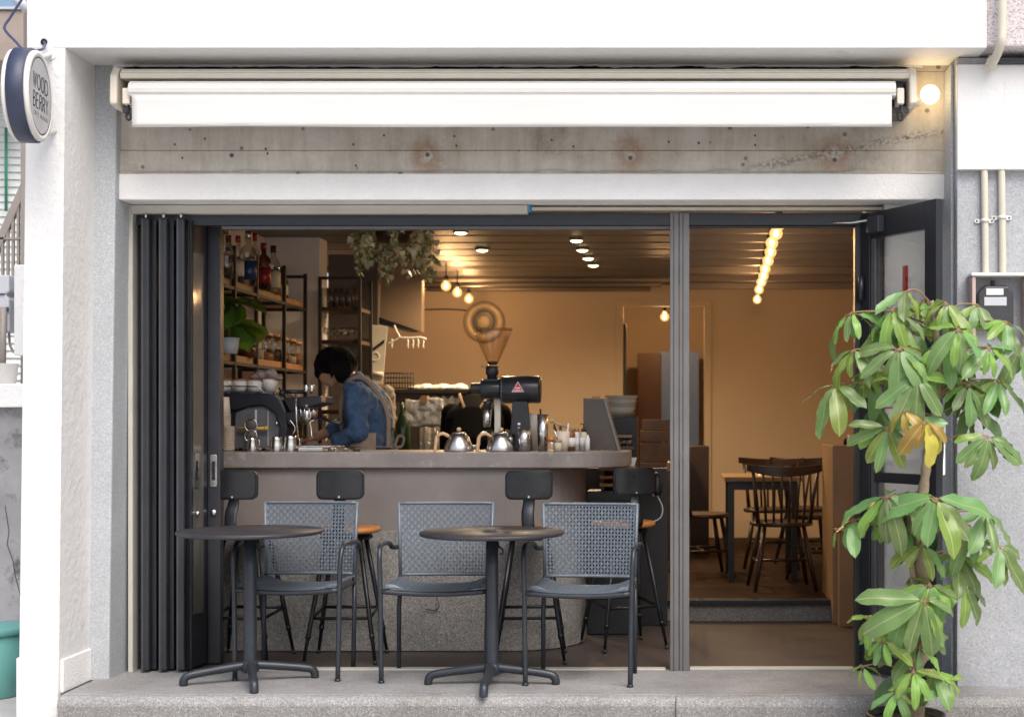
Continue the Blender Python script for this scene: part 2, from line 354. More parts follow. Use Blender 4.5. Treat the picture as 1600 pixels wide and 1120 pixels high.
def concrete_band_mat():
    m, nt, b = nm('raw_concrete'); co = coords(nt)
    c = ramp(nt, noise_f(nt, co, 2.6, 8, .78), [(.28, (.33, .295, .25)), (.45, (.53, .49, .43)), (.58, (.61, .575, .515)), (.72, (.72, .69, .64))])
    st = nd(nt, 'ShaderNodeMapping'); st.inputs['Scale'].default_value = (9, 9, .9); nt.links.new(co, st.inputs[0])
    c = mixc(nt, 1, c, ramp(nt, noise_f(nt, st.outputs[0], 1.6, 6, .7), [(.32, (.80, .77, .72)), (.6, (1, 1, 1))]), 'MULTIPLY'); nz_ = math_n(nt, 'MULTIPLY', noise_f(nt, co, 14, 5, .8), .13)
    # pits
    v = nd(nt, 'ShaderNodeTexVoronoi', Scale=9); nt.links.new(co, v.inputs['Vector'])
    c = mixc(nt, ramp(nt, v.outputs['Distance'], [(.08, (.75,) * 3), (.13, (0, 0, 0))]), c, (.10, .09, .075))
    # rust round the tie holes
    for px, r in ((668, .10), (985, .12), (1304, .12), (362, .06)):
        p = at(px, 243, 6.895); vm = nt.nodes.new('ShaderNodeVectorMath'); vm.operation = 'DISTANCE'; vm.inputs[1].default_value = p; nt.links.new(co, vm.inputs[0])
        dd = math_n(nt, 'ADD', math_n(nt, 'SUBTRACT', vm.outputs['Value'], .035), nz_)
        if r > .07: c = mixc(nt, ramp(nt, dd, [(.05, (.8,) * 3), (.05 + r * .9, (0, 0, 0))]), c, (.26, .12, .05))
        c = mixc(nt, ramp(nt, dd, [(.052, (.9,) * 3), (.075, (0, 0, 0))]), c, (.52, .49, .45))
    # rough honeycomb seam rising to the right
    p0 = at(1180, 262, 6.895); p1 = at(1480, 205, 6.895); t = (p1 - p0).normalized(); nn = Vector((-t.z, 0, t.x))
    vm = nt.nodes.new('ShaderNodeVectorMath'); vm.operation = 'DOT_PRODUCT'; vm.inputs[1].default_value = nn; nt.links.new(co, vm.inputs[0])
    dl = math_n(nt, 'ABSOLUTE', math_n(nt, 'ADD', math_n(nt, 'SUBTRACT', vm.outputs['Value'], p0.dot(nn)), math_n(nt, 'MULTIPLY', math_n(nt, 'SUBTRACT', noise_f(nt, co, 9, 8, .8), .5), .12)))
    sx = nt.nodes.new('ShaderNodeSeparateXYZ'); nt.links.new(co, sx.inputs[0])
    gate = ramp(nt, math_n(nt, 'SUBTRACT', sx.outputs[0], p0.x - .1), [(0, (0, 0, 0)), (.15, (1, 1, 1))])
    hc = math_n(nt, 'MULTIPLY', ramp(nt, dl, [(.006, (1, 1, 1)), (.03, (0, 0, 0))]), gate)
    c = mixc(nt, math_n(nt, 'MULTIPLY', hc, .55), c, mixc(nt, ramp(nt, noise_f(nt, co, 60, 3), [(.45, (0, 0, 0)), (.55, (1, 1, 1))]), (.13, .11, .09), (.52, .48, .42)))
    nt.links.new(c, b.inputs['Base Color']); b.inputs['Roughness'].default_value = .75
    bump(nt, b, math_n(nt, 'ADD', noise_f(nt, co, 40, 6, .7), math_n(nt, 'MULTIPLY', hc, noise_f(nt, co, 70, 3))), .4, .006)
concrete_band_mat()

pm('leaf_green_plain', (.12, .22, .07), .35, var=.35, vs=9); pm('leaf_young_plain', (.18, .31, .055), .35, var=.3, vs=9)
# ------------------------------------------------------------------ the setting
DF, DC, DB, DD = 6.50, 6.84, 6.895, 7.07      # facade front, column front, raw concrete band, door plane
ZB = Z(75, DF)                                 # underside of the top beam
ZS = -.17
g = MB(); g.add([(-60, -40, ZS), (60, -40, ZS), (60, 60, ZS), (-60, 60, ZS)], [(0, 1, 2, 3)]); struct(g.build('street', 'street'))
def jag_edge(x0, x1, n, amp, seed):
    rnd = random.Random(seed); out = []
    for i in range(n + 1):
        x = x0 + (x1 - x0) * i / n; k = mnoise.noise((x * 6 + seed, seed, 0)) * amp + mnoise.noise((x * 31, seed, 3)) * amp * .5
        out.append((x, k))
    return out
# step platform: rounded terrazzo nosing with a smoother top
XL, XR = X(90, 6.42), X(1580, 6.42)
def step_piece(name, x0, x1, yf, mat_top, mat_face):
    o = MB(); prof = [(yf + .012, ZS - .05), (yf + .012, -.10)]
    for k in range(6):
        a = R(90 * k / 5); prof.append((yf + .04 - .04 * math.cos(a), -.045 + .04 * math.sin(a)))
    prof += [(7.125, -.005), (7.125, ZS - .05)]
    o.prism(prof, 'x', x0, x1); p = o.build(name, mat_face, bevel=.004)
    return struct(p)
st = step_piece('step_platform', XL, X(1056, 6.4), 6.41, 'step_top', 'terrazzo')
st2 = step_piece('step_platform', X(1056.4, 6.4), XR + .6, 6.395, 'step_top', 'terrazzo')
t = MB(); t.box(XL + .003, XR, 6.46, 7.118, -.012, 0); t.build('top_screed', 'step_top', st, bevel=.003)
# ------------------------------------------------------------------ cafe building
B = thing('cafe_building', 'white painted cafe building with a deep framed shop opening and raw concrete band', 'building', (-2.9, 6.7, ZS), world=True)
m = MB(); m.box(X(42, DF), X(1542, DF), DF, DC - .01, ZB, 4.4); m.build('upper_wall', 'white_paint', B, bevel=.002)
m = MB(); m.box(X(42, DF) - .0, X(1542, DF) + .6, DC - .009, 7.5, ZB + .03, 4.4); m.build('floor_slab', 'soffit_paint', B)
m = MB(); m.box(X(1542, DF), X(1495, 6.66) + 5, DF + .012, DC + .2, ZB + .01, 4.4); m.build('concrete_pier', 'pink_concrete', B, bevel=.008)
# soffit skin with a torn rear lip
je = jag_edge(X(180, DC), X(1440, DC), 260, .012, 4)
vs = []; fs = []
for i, (x, k) in enumerate(je):
    vs += [(x, DC - .022, ZB + .001), (x, DC - .022, ZB - .004 - max(0, .006 + k))]
    if i: fs.append((2 * i - 2, 2 * i, 2 * i + 1, 2 * i - 1))
m = MB(); m.add(vs, fs); m.build('torn_paint', 'soffit_paint', B, mods=[('SOLIDIFY', {'thickness': .006})])
m = MB(); m.box(X(150, DC), X(1500, DC), DB + .10, DB + .2, 2.4, ZB + .1); m.build('gap_back', 'dark_void', B)
# left pillar (it leans a little) and its reveal
zt = ZB - .0005
m = MB(); m.hexa([(X(29, DF), DF, ZS), (X(91, DF), DF, ZS), (X(91, DF), DC + .3, ZS), (X(29, DF), DC + .3, ZS)],
                 [(X(42, DF), DF, zt), (X(102, DF), DF, zt), (X(102, DF), DC + .3, zt), (X(42, DF), DC + .3, zt)])
m.build('left_pillar', 'white_paint', B)
m = MB(); m.box(X(25, DF - .006), X(91.3, DF), DF - .008, DC, ZS, Z(1027, DF)); m.build('pillar_plinth', 'white_paint', B, bevel=.006)
m = MB(); xb, xt = X(132, DC), X(143, DC)
m.hexa([(xb - .3, DC, -.01), (X(170, DC), DC, -.01), (X(170, DC), 7.25, -.01), (xb - .3, 7.25, -.01)], [(xt - .3, DC, ZB + .029), (X(183, DC), DC, ZB + .029), (X(183, DC), 7.25, ZB + .029), (xt - .3, 7.25, ZB + .029)])
m.build('column', 'column_paint', B, bevel=.008)
m = MB(); xa, xc = X(90, DF), X(132, DC) + .004
m.box(X(91, DF) + .001, X(91, DF) + .014, DF + .02, DC, -.005, Z(1020, 6.7)); m.build('reveal_skirting', 'white_render', B, bevel=.004)
m = MB(); m.tube([at(127, 118, 6.70), at(126, 322, 6.70)], .006, 8); m.tube([at(126, 322, 6.70), at(139, 329, 6.83)], .004, 6); m.build('paint_seam', 'white_paint', B)
for px, py, dx, dy in ((61, 311, 3, 2), (47, 390, 4, 1.5), (88, 390, 3, 1), (63, 458, 4, 5), (80, 590, 3, 3), (77, 700, 2, 3), (560, 58, 5, 2), (166, 22, 2, 2), (1153, 20, 4, 3), (1238, 43, 2, 1), (1040, 36, 3, 1), (78, 3, 5, 1), (372, 60, 4, 1.5), (1512, 66, 4, 2)):
    rn = random.Random(px); p = at(px, py, DF); n_ = 9; ks = .0015
    pts = [(p.x + dx * .003 * math.cos(6.283 * k / n_) * rn.uniform(.5, 1.2), p.z + dy * .003 * math.sin(6.283 * k / n_) * rn.uniform(.5, 1.2)) for k in range(n_)]
    m = MB(); m.prism(pts, 'y', DF - .0012, DF + .002); m.build('paint_chip', 'soffit_paint', B)
# raw concrete band, two lifts with a cold joint, tie holes
zb0, zb1, zj = Z(272, DB), Z(112, DB), Z(235, DB)
xl, xr = X(183, DC) - .02, X(1480, DB) + .06
m = MB(); m.box(xl, xr, DB, DB + .1, zb0 - .02, zj - .0015); m.build('concrete_lift', 'raw_concrete', B, bevel=.003)
m = MB(); m.box(xl, xr, DB + .0035, DB + .1, zj, zb1); m.build('concrete_lift', 'raw_concrete', B, bevel=.003)
for px, py in ((362, 243), (668, 242), (985, 247), (1304, 250)):
    p = at(px, py, DB); r_ = Matrix.Rotation(R(90), 3, 'X')
    m = MB(); m.lathe([(.011, .0004), (.008, -.012), (.0, -.014)], p, 14, r_); m.build('tie_hole', 'pit', B)
m = MB(); m.box(X(1428, DB), xr, DB + .003, DB + .1, zb1 + .001, ZB + .02); m.build('concrete_lift', 'raw_concrete', B)
for px, py in ((600, 212), (552, 226), (710, 213), (713, 228), (556, 259), (415, 233), (418, 240), (862, 219), (896, 229), (1045, 222), (1092, 224), (1180, 212), (1180, 227), (285, 247), (273, 226), (320, 217)):
    m = MB(); m.lathe([(.0055, .0), (.004, -.0015), (0, -.003)], at(px, py, DB - .0007), 9, Matrix.Rotation(R(90), 3, 'X') @ Matrix.Diagonal((1, 1.2, 1))); m.build('form_hole', 'pit', B)
# lintel, render coat with a crumbly top edge
m = MB(); m.box(xl + .01, X(1478, DB), DB - .012, DD + .08, Z(313, DB), Z(272, DB)); m.build('lintel', 'white_render', B, bevel=.006)
vs = []; fs = []
for i, (x, k) in enumerate(jag_edge(xl + .02, X(1476, DB), 240, .02, 9)):
    h = .004 + max(0, k + .004)
    vs += [(x, DB - .0105, Z(272, DB) - .002), (x, DB - .002, Z(272, DB) + h)]
    if i: fs.append((2 * i - 2, 2 * i, 2 * i + 1, 2 * i - 1))
m = MB(); m.add(vs, fs); m.build('mortar_crumbs', 'raw_concrete', B, mods=[('SOLIDIFY', {'thickness': .005})])
# right flank
DR = 6.66
m = MB(); m.box(X(1495, DR), X(1495, DR) + 5, DR, 7.3, ZS, ZB - .004); m.build('side_wall', 'grey_wall', B, bevel=.006)
m = MB(); m.box(X(1483, DR + .1), X(1495, DR) - .001, DR + .06, 7.15, -.006, ZB - .02); m.build('corner_strip', 'column_paint', B, bevel=.004)
m = MB(); m.box(X(1496, DR - .04), X(1496, DR) + 1.6, DR - .04, DR - .002, Z(265, DR - .04), Z(101, DR - .04)); pn = m.build('cladding_panel', 'white_paint', B, bevel=.003)
m = MB(); m.box(X(1570, DR - .045), X(1570.6, DR - .045), DR - .0415, DR - .04, Z(264, DR - .04), Z(102, DR - .04)); m.build('panel_joint', 'soffit_paint', pn)
m = MB(); m.box(X(1560, 6.6), X(1760, 6.6), 6.6, 6.66, Z(99, 6.6), Z(92, 6.6)); m.build('slot_trim', 'alu_dark', B)
# jamb wall right of the entrance
m = MB(); m.box(X(1349, 7.2), X(1495, DR) - .01, 7.10, 7.24, 0, 2.35); m.box(1.06, X(1495, DR) - .012, 7.02, 7.0995, 0, 2.33); m.build('jamb_wall', 'white_paint', B)
# shop front above the ceiling line (inside face of lintel)
m = MB(); m.box(-3.0, 2.0, 7.16, 7.4, 2.36, 3.2); m.build('bulkhead', 'wall_grey', B)

# ------------------------------------------------------------------ interior
CZ, DBK = 2.55, 13.6
XLW, XRW = -2.90, 1.95
fl = MB(); fl.box(-3.2, 2.1, 7.126, 14.4, -.1, -.004); struct(fl.build('floor', 'floor_brown'))
rf = MB(); rf.box(-.22, XRW, 8.83, 16.9, -.003, .10); rfo = struct(rf.build('raised_floor', 'aggregate'))
m = MB(); m.box(-.22, XRW, 8.80, 8.90, .101, .132); m.build('step_edge', 'alu_black', rfo, bevel=.003)
for i in range(34):
    y0 = 8.903 + i * .14; m = MB(); m.box(-.215, XRW, y0, y0 + .137, .101, .12 + .0006 * (i % 3)); m.build('floorboard', 'floor_wood', rfo, bevel=.002)
cl = MB(); cl.box(-3.2, 2.1, 7.3, 17, CZ + .07, CZ + .1); clo = struct(cl.build('ceiling', 'dark_void'))
ys = 7.5; pk = None; i = 0
while ys < DBK - .1:
    wd = .40; m = MB(); m.box(-2.9, 1.95, ys, min(ys + wd - .006, DBK - .01), CZ, CZ + .02)
    m.build('ceiling_plank', 'ceiling_plank', clo, bevel=.003)
    m = MB(); m.box(-2.9, 1.95, ys + wd - .009, ys + wd + .001, CZ - .004, CZ - .0005); m.build('ceiling_trim', 'ceiling_trim', clo)
    ys += wd; i += 1
# exposed beams over the seating side
for k, yb in enumerate((8.3, 8.75, 9.2, 9.65, 10.1, 10.6, 11.1, 11.7, 12.4, 13.1)):
    m = MB(); m.box(.05 + .012 * k, 1.95, yb, yb + .05, CZ - .075, CZ - .02); m.build('ceiling_slat', 'ceiling_trim', clo, bevel=.003)
for k, yb in enumerate((12.3, 12.75, 13.2)):
    m = MB(); m.tube([(-2.3, yb, CZ - .07), (.0 - .1 * k, yb, CZ - .07)], .022, 8); m.build('ceiling_pipe', 'ceiling_trim', clo)
wl = MB(); wl.box(XLW - .1, XLW, 7.26, 10.0, 0, CZ + .06); struct(wl.build('wall_left', 'wall_grey'))
wl = MB(); wl.box(XLW - .1, X(499, 10.0), 10.0, 10.22, 0, CZ + .06); struct(wl.build('wall_return', 'wall_grey'))
wl = MB(); wl.box(XLW - .6, XLW - .5, 10.2, DBK, 0, CZ + .06); struct(wl.build('wall_kitchen', 'wall_plaster'))
wr = MB(); wr.box(XRW, XRW + .1, 7.24, 17, 0, CZ + .06); struct(wr.build('wall_right', 'wall_plaster'))
# back wall with a doorway
xd0, xd1, zd = X(968, DBK), X(1106, DBK), Z(478, DBK)
wb = MB(); wb.box(XLW - .6, xd0, DBK, DBK + .15, 0, CZ + .06); wb.box(xd1, XRW, DBK, DBK + .15, 0, CZ + .06); wb.box(xd0, xd1, DBK, DBK + .15, zd, CZ + .06)
wbo = struct(wb.build('wall_back', 'wall_plaster'))
m = MB(); m.box(xd0 - .03, xd0 + .035, DBK - .02, DBK + .16, .12, zd); m.box(xd1 - .035, xd1 + .03, DBK - .02, DBK + .16, .12, zd); m.box(xd0 - .03, xd1 + .03, DBK - .02, DBK + .16, zd, zd + .05)
m.build('doorway_trim', 'wall_plaster', wbo, bevel=.004)
m = MB(); m.box(xd0 + .036, xd0 + .062, DBK + .04, DBK + .09, .12, Z(505, DBK)); m.build('door_edge', 'black_plastic', wbo)
w2 = MB(); w2.box(-2.2, 2.0, 15.95, 16.05, 0, 2.65); w2.box(-1.9, -1.8, DBK + .2, 15.94, 0, 2.65); struct(w2.build('wall_corridor', 'wall_plaster'))
cd = thing('corridor_door', 'grey blue door ajar beyond the rear doorway', 'door', (X(1060, 15.6), 15.6, .12), world=True)
m = MB(); m.box(X(1032, 15.6), X(1092, 15.6), 15.6, 15.64, .14, Z(549, 15.6)); m.build('leaf', 'door_blue', cd, bevel=.004)
m = MB(); m.tube([at(1040, 690, 15.58), at(1044, 690, 15.58)], .02, 8); m.build('handle', 'steel', cd)
cp = MB(); cp.box(X(996, 15.2), X(1033, 15.2), 15.2, 15.5, .12, Z(552, 15.2)); tag(cp.build('tall_cabinet', 'red_wood', bevel=.006), 'reddish brown tall cabinet beyond the rear doorway', 'cabinet')

# ------------------------------------------------------------------ shop front
FR = thing('door_frame', 'dark grey aluminium shopfront frame with a double mullion', 'door frame', (0, DD, 0), world=True)
m = MB(); m.box(X(208, DD), X(1462, DD), DD, DD + .07, Z(352, DD), Z(333, DD)); m.build('head', 'alu_dark', FR, bevel=.003)
m = MB(); m.box(X(345, DD), X(1047, DD), DD + .012, DD + .06, Z(358, DD), Z(352.4, DD)); m.build('head_lip', 'alu_grey', FR, bevel=.002)
m = MB(); m.box(X(209, DD), X(826, DD), DD - .045, DD + .01, Z(336, DD), Z(322.5, DD)); tk = m.build('pale_track', 'alu_pale', FR, bevel=.003)
m = MB(); m.box(X(209, DD), X(822, DD), DD - .05, DD - .0455, Z(334.5, DD), Z(333, DD)); m.build('track_lip', 'alu_pale', tk)
m = MB(); m.box(X(826.3, DD), X(830, DD), DD - .047, DD + .01, Z(333, DD), Z(322, DD)); m.build('track_end', 'blue_plastic', tk)
m = MB(); m.box(X(831, DD), X(1462, DD), DD - .03, DD + .01, Z(330, DD), Z(325, DD)); m.build('upper_track', 'alu_pale', FR, bevel=.002)
for a, b_, n in ((1047, 1060.5, 'mullion'), (1061.5, 1077, 'mullion')):
    m = MB(); m.box(X(a, DD), X(b_, DD), DD - .012, DD + .06, .0, Z(333, DD) - .001); mo = m.build(n, 'alu_mullion', FR, bevel=.003)
    m = MB(); m.box(X(a + 5, DD), X(a + 6.2, DD), DD - .014, DD - .0125, .0, Z(335, DD)); m.build('groove', 'alu_dark', mo)
m = MB(); m.box(X(206, DD), X(213, DD), DD - .05, DD + .02, 0, Z(323, DD)); m.build('jamb', 'alu_pale', FR, bevel=.002)
m = MB(); m.box(X(345, DD), X(1040, DD), DD - .005, DD + .055, .0005, .009); m.build('threshold', 'alu_pale', FR, bevel=.002)
m = MB(); m.box(X(1078, DD), X(1335, DD), DD, DD + .06, .0005, .012); m.build('threshold', 'alu_pale', FR, bevel=.002)
m = MB(); m.box(X(1336, DD), X(1350, DD), DD, DD + .07, 0, Z(352, DD)); m.build('jamb', 'alu_black', FR, bevel=.003)
# entrance head (thin header over the open doorway)
m = MB(); m.box(X(1077, DD), X(1336, DD), DD + .02, DD + .05, Z(355, DD), Z(352.4, DD)); m.build('head_lip', 'alu_dark', FR)

FD = thing('folding_door', 'dark folding glass doors stacked open at the left of the opening', 'folding door', (X(280, 7.1), 7.2, 0), world=True)
def leaf_side(xc, y0, y1, z0, z1, th, handle):
    st_ = MB()
    # rounded front stile
    st_.box(xc - .021, xc + .021, y0, y0 + .075, z0, z1)
    a = st_.build('front_stile', 'alu_dark', FD, bevel=.009, seg=3)
    m = MB(); m.box(xc + .006, xc + .0085, y0 - .001, y0 + .002, z0, z1); m.build('stile_groove', 'alu_black', a)
    m = MB(); m.box(xc - .013, xc - .008, y0 - .0018, y0 + .002, z0, z1); m.build('stile_bead', 'alu_grey', a)
    m = MB(); m.box(xc - th / 2, xc + th / 2, y1 - .06, y1, z0, z1); m.build('rear_stile', 'alu_black', FD, bevel=.003)
    m = MB(); m.box(xc - th / 2 + .001, xc + th / 2 - .001, y0 + .075, y1 - .06, z1 - .14, z1 - .01); m.build('top_rail', 'alu_black', FD, bevel=.003)
    m = MB(); m.box(xc - th / 2 + .001, xc + th / 2 - .001, y0 + .075, y1 - .06, z0 + .01, z0 + .24); m.build('bottom_rail', 'alu_black', FD, bevel=.003)
    m = MB(); m.box(xc - .004, xc + .004, y0 + .075, y1 - .06, z0 + .24, z1 - .14); m.build('glass_pane', 'pane', FD)
    m = MB(); m.cyl((xc, y0 + .02, z1), (xc, y0 + .02, z1 + .025), .008, n=8); m.build('pivot', 'steel', a)
for px in (228, 255.5, 283):
    leaf_side(X(px, 7.02), 7.0, 7.50, .012, Z(342, 7.02), .034, False)
    m = MB(); xk = X(px, 7.02) + .032; m.box(xk - .008, xk + .012, 7.04, 7.46, .015, Z(343, 7.02)); m.build('seal_strip', 'alu_black', FD)
xs = X(291, 7.02)
m = MB(); m.tube([(xs + .012, 7.06, Z(735, 7.06)), (xs + .012, 7.06, Z(735, 7.06))], .001, 4)
# end post with pulls and locks
x0, x1 = X(325, 7.26), X(345, 7.26)
m = MB(); m.box(x0, x1, 7.25, 7.31, .005, Z(352, 7.26) + .03); po = m.build('end_post', 'alu_dark', FD, bevel=.003)
m = MB(); m.box(x0 - .012, x0 - .001, 7.235, 7.30, .005, Z(350, 7.26)); m.build('post_edge', 'alu_black', FD, bevel=.002)
def pull(x, y, zc, par):
    m = MB(); pl = rrect(.036, .165, .008); 
    m.prism([(x + a, zc + b) for a, b in pl], 'y', y - .005, y); h = m.build('pull_plate', 'steel', par, bevel=.001)
    m = MB(); m.box(x - .008, x + .008, y - .0062, y - .0052, zc - .048, zc + .048); m.build('pull_recess', 'alu_black', h)
    m = MB(); m.lathe([(.017, 0), (.017, .006), (.011, .012), (0, .013)], (x, y, zc - .215), 14, Matrix.Rotation(R(90), 3, 'X')); m.build('lock_knob', 'steel', par)
pull((x0 + x1) / 2, 7.249, Z(735, 7.26), po)
# panel beside the post, turned a little to the street
xa_, xb_ = X(291, 7.03), X(323, 7.22)
pa = MB(); pa.hexa([(xa_, 7.03, .015), (xa_ + .012, 7.02, .015), (xb_, 7.22, .015), (xb_ - .012, 7.23, .015)], [(xa_, 7.03, Z(346, 7.05)), (xa_ + .012, 7.02, Z(346, 7.05)), (xb_, 7.22, Z(346, 7.05)), (xb_ - .012, 7.23, Z(346, 7.05))])
po2 = pa.build('turned_leaf', 'alu_black', FD)
u = Vector((xb_ - xa_ - .012, .2, 0)).normalized(); nrm = Vector((u.y, -u.x, 0)); L = (Vector((xb_, 7.22, 0)) - Vector((xa_ + .012, 7.02, 0))).length
def on_leaf(a, z, off): return Vector((xa_ + .012, 7.02, 0)) + u * a + nrm * off + Vector((0, 0, z))
m = MB(); m.add([on_leaf(L * .18, .28, .003), on_leaf(L * .80, .28, .003), on_leaf(L * .80, 2.10, .003), on_leaf(L * .18, 2.10, .003)], [(0, 1, 2, 3)]); m.build('leaf_glass', 'leafglass' if 'leafglass' in M else pm('leafglass', (.10, .095, .085), .08, var=.15, vs=3, bp=0), po2, mods=[('SOLIDIFY', {'thickness': .003})], recalc=False)
zc = Z(735, 7.1)
m = MB(); m.add([on_leaf(L * .28, zc - .085, .008), on_leaf(L * .52, zc - .085, .008), on_leaf(L * .52, zc + .085, .008), on_leaf(L * .28, zc + .085, .008)], [(0, 1, 2, 3)]); m.build('pull_plate', 'steel', po2, mods=[('SOLIDIFY', {'thickness': .004})], recalc=False)
m = MB(); m.add([on_leaf(L * .36, zc - .05, .010), on_leaf(L * .44, zc - .05, .010), on_leaf(L * .44, zc + .05, .010), on_leaf(L * .36, zc + .05, .010)], [(0, 1, 2, 3)]); m.build('pull_recess', 'alu_black', po2, recalc=False)
m = MB(); m.ball(on_leaf(L * .4, zc - .215, .01), .013, 12, 8); m.build('lock_knob', 'steel', po2)

# entrance door, swung out past square
h0 = Vector((X(1350, DD), DD - .01, 0)); h1 = Vector((X(1468, 6.55), 6.55, 0))
ED = thing('entrance_door', 'black framed glass entrance door swung open at the right', 'door', h0, math.atan2(h1.y - h0.y, h1.x - h0.x))
W_ = (h1 - h0).length; HT = 2.285
m = MB(); m.box(0, .07, -.02, .02, .01, HT); m.build('hinge_stile', 'alu_black', ED, bevel=.003)
m = MB(); m.box(.07, .105, -.012, .012, .01, HT - .12); m.build('inner_stile', 'alu_grey', ED, bevel=.003)
m = MB(); m.box(W_ - .085, W_, -.02, .02, .01, HT); m.build('lock_stile', 'alu_black', ED, bevel=.003)
m = MB(); m.box(.07, W_ - .085, -.0195, .0195, HT - .13, HT - .001); m.build('top_rail', 'alu_black', ED, bevel=.003)
m = MB(); m.box(.07, W_ - .085, -.0195, .0195, .011, .11); m.build('bottom_rail', 'alu_black', ED, bevel=.003)
m = MB(); m.box(.105, W_ - .085, -.0195, .0195, .95, 1.0); m.build('mid_rail', 'alu_black', ED, bevel=.003)
m = MB(); m.box(.105, W_ - .085, -.004, .004, .11, HT - .13); m.build('glass_pane', 'pane', ED)
m = MB(); m.cyl((.02, -.035, 1.85), (.02, -.035, 1.97), .016, n=10); m.build('hinge', 'alu_black', ED)
m = MB(); m.box(.10, .19, .02, .06, HT - .11, HT - .03); m.box(.10, .19, -.06, -.02, HT - .11, HT - .03); cb = m.build('closer_box', 'alu_dark', ED, bevel=.004)
p0_ = ED.rotation_euler.to_matrix().inverted() @ (at(1281, 349, 7.10) - h0); p1_ = Vector((.12, .03, HT - .03))
m = MB(); m.tube([p0_, p0_.lerp(p1_, .5) + Vector((0, 0, -.01)), p1_], .006, 8); m.build('closer_arm', 'steel', ED)
m = MB(); m.tube([(W_ - .04, .02, 1.0), (W_ - .04, .06, 1.0), (W_ - .04, .06, 1.25), (W_ - .04, .02, 1.25)], .009, 8); m.build('handle', 'steel', ED)
m = MB(); m.box(.3, .34, .0045, .007, 1.7, 2.0); m.build('red_strip', 'red_ink', ED)  # narrow upright red strip on the pane

# ------------------------------------------------------------------ awning
AW = thing('retractable_awning', 'cream cassette awning rolled in with its white valance hanging', 'awning', (X(800, 6.7), 6.8, Z(165, 6.7)), world=True)
ay0, ay1 = 6.62, DB - .004
xa, xb2 = X(190, 6.66), X(1420, 6.66)
ztop, zbot = Z(107, 6.66), Z(165, 6.66)
prof = [(ay1, ztop + .01), (6.72, ztop + .01), (6.66, ztop - .004), (6.635, ztop - .03), (6.645, ztop - .052), (6.68, ztop - .05), (ay1, ztop - .05)]
m = MB(); m.prism(prof, 'x', xa, xb2); hd = m.build('hood', 'awning_metal', AW, bevel=.003)
m = MB(); m.box(xa + .01, xb2 - .01, 6.632, 6.64, ztop - .026, ztop - .021); m.build('hood_rib', 'awning_white', hd)
m = MB(); m.box(xa + .02, xb2 - .02, 6.70, ay1 - .002, zbot + .03, ztop - .055); m.build('roller_void', 'alu_dark', AW)
m = MB(); m.tube([(xa + .03, 6.76, Z(140, 6.76)), (xb2 - .03, 6.76, Z(140, 6.76))], .045, 14); m.build('fabric_roll', 'awning_white', AW)
xf0, xf1 = X(200, 6.60), X(1400, 6.60); zf0, zf1 = Z(151, 6.60), Z(125.5, 6.60)
fp = [(6.665, zf1), (6.62, zf1), (6.60, zf1 - .015), (6.592, (zf0 + zf1) / 2), (6.596, zf0 + .004), (6.61, zf0), (6.665, zf0)]
m = MB(); m.prism(fp, 'x', xf0, xf1); fb = m.build('front_bar', 'awning_white', AW, bevel=.003)
m = MB(); m.box(xf0 + .002, xf1 - .002, 6.588, 6.5925, zf0 + .018, zf0 + .0195); m.build('bar_groove', 'awning_metal', fb)
# valance: hanging cloth with a faint ripple and seams
vm_ = MB(); vs = []; fs = []; nx, nz = 120, 6; xv0, xv1 = X(207, 6.605), X(1393, 6.605); zv0, zv1 = Z(199, 6.605), zf0 + .006
for j in range(nz + 1):
    for i in range(nx + 1):
        x = xv0 + (xv1 - xv0) * i / nx; k = j / nz
        vs.append((x, 6.5985 + .006 * k * mnoise.noise((x * 2.2, 0, 1)) + .0025 * k * math.sin(x * 7), zv1 + (zv0 - zv1) * k + .003 * k * mnoise.noise((x * 1.3, 5, 2))))
fs = [(j * (nx + 1) + i, j * (nx + 1) + i + 1, (j + 1) * (nx + 1) + i + 1, (j + 1) * (nx + 1) + i) for j in range(nz) for i in range(nx)]
vm_.add(vs, fs, True); va = vm_.build('valance', 'valance' if 'valance' in M else pm('valance', (.68, .67, .65), .85, var=.02, vs=2, bs=300, bp=.1, bd=.001), AW, mods=[('SOLIDIFY', {'thickness': .0025})])
m = MB(); m.box(xv0 + .002, xv1 - .002, 6.593, 6.5965, zv0 + .010, zv0 + .0125); m.build('hem_seam', 'awning_white', va)
for px, s_ in ((184, -1), (1424, 1)):
    xc = X(px, 6.68); m = MB()
    pts = [(6.60 + .02, zbot - .0), (6.625, ztop - .04), (6.66, ztop + .004), (6.72, ztop + .018), (ay1, ztop + .018), (ay1, zbot - .01), (6.68, zbot - .012)]
    m.prism(pts, 'x', xc - .018, xc + .018); m.build('end_cap', 'awning_metal', AW, bevel=.01, seg=3)
for px, s_ in ((196, 1), (1409, -1)):
    p = at(px, 160, 6.60); m = MB(); m.box(p.x - .02, p.x + .014, 6.61, 6.70, p.z - .005, p.z + .07); m.build('arm_knuckle', 'awning_metal', AW, bevel=.005)
    m = MB(); m.tube([(p.x, 6.64, p.z - .0), (p.x, 6.64, p.z - .04)], .006, 8)
    m.tube([(p.x + .012 * math.cos(a), 6.64, p.z - .055 + .02 * math.sin(a)) for a in [R(90 + 30 * k) for k in range(13)]], .006, 8, cap=False); m.build('crank_eye', 'black_plastic', AW)
    m = MB(); m.box(p.x - .05, p.x + .05, 6.69, DB - .005, p.z - .03, p.z + .0); m.build('arm_bracket', 'alu_grey', AW, bevel=.004)

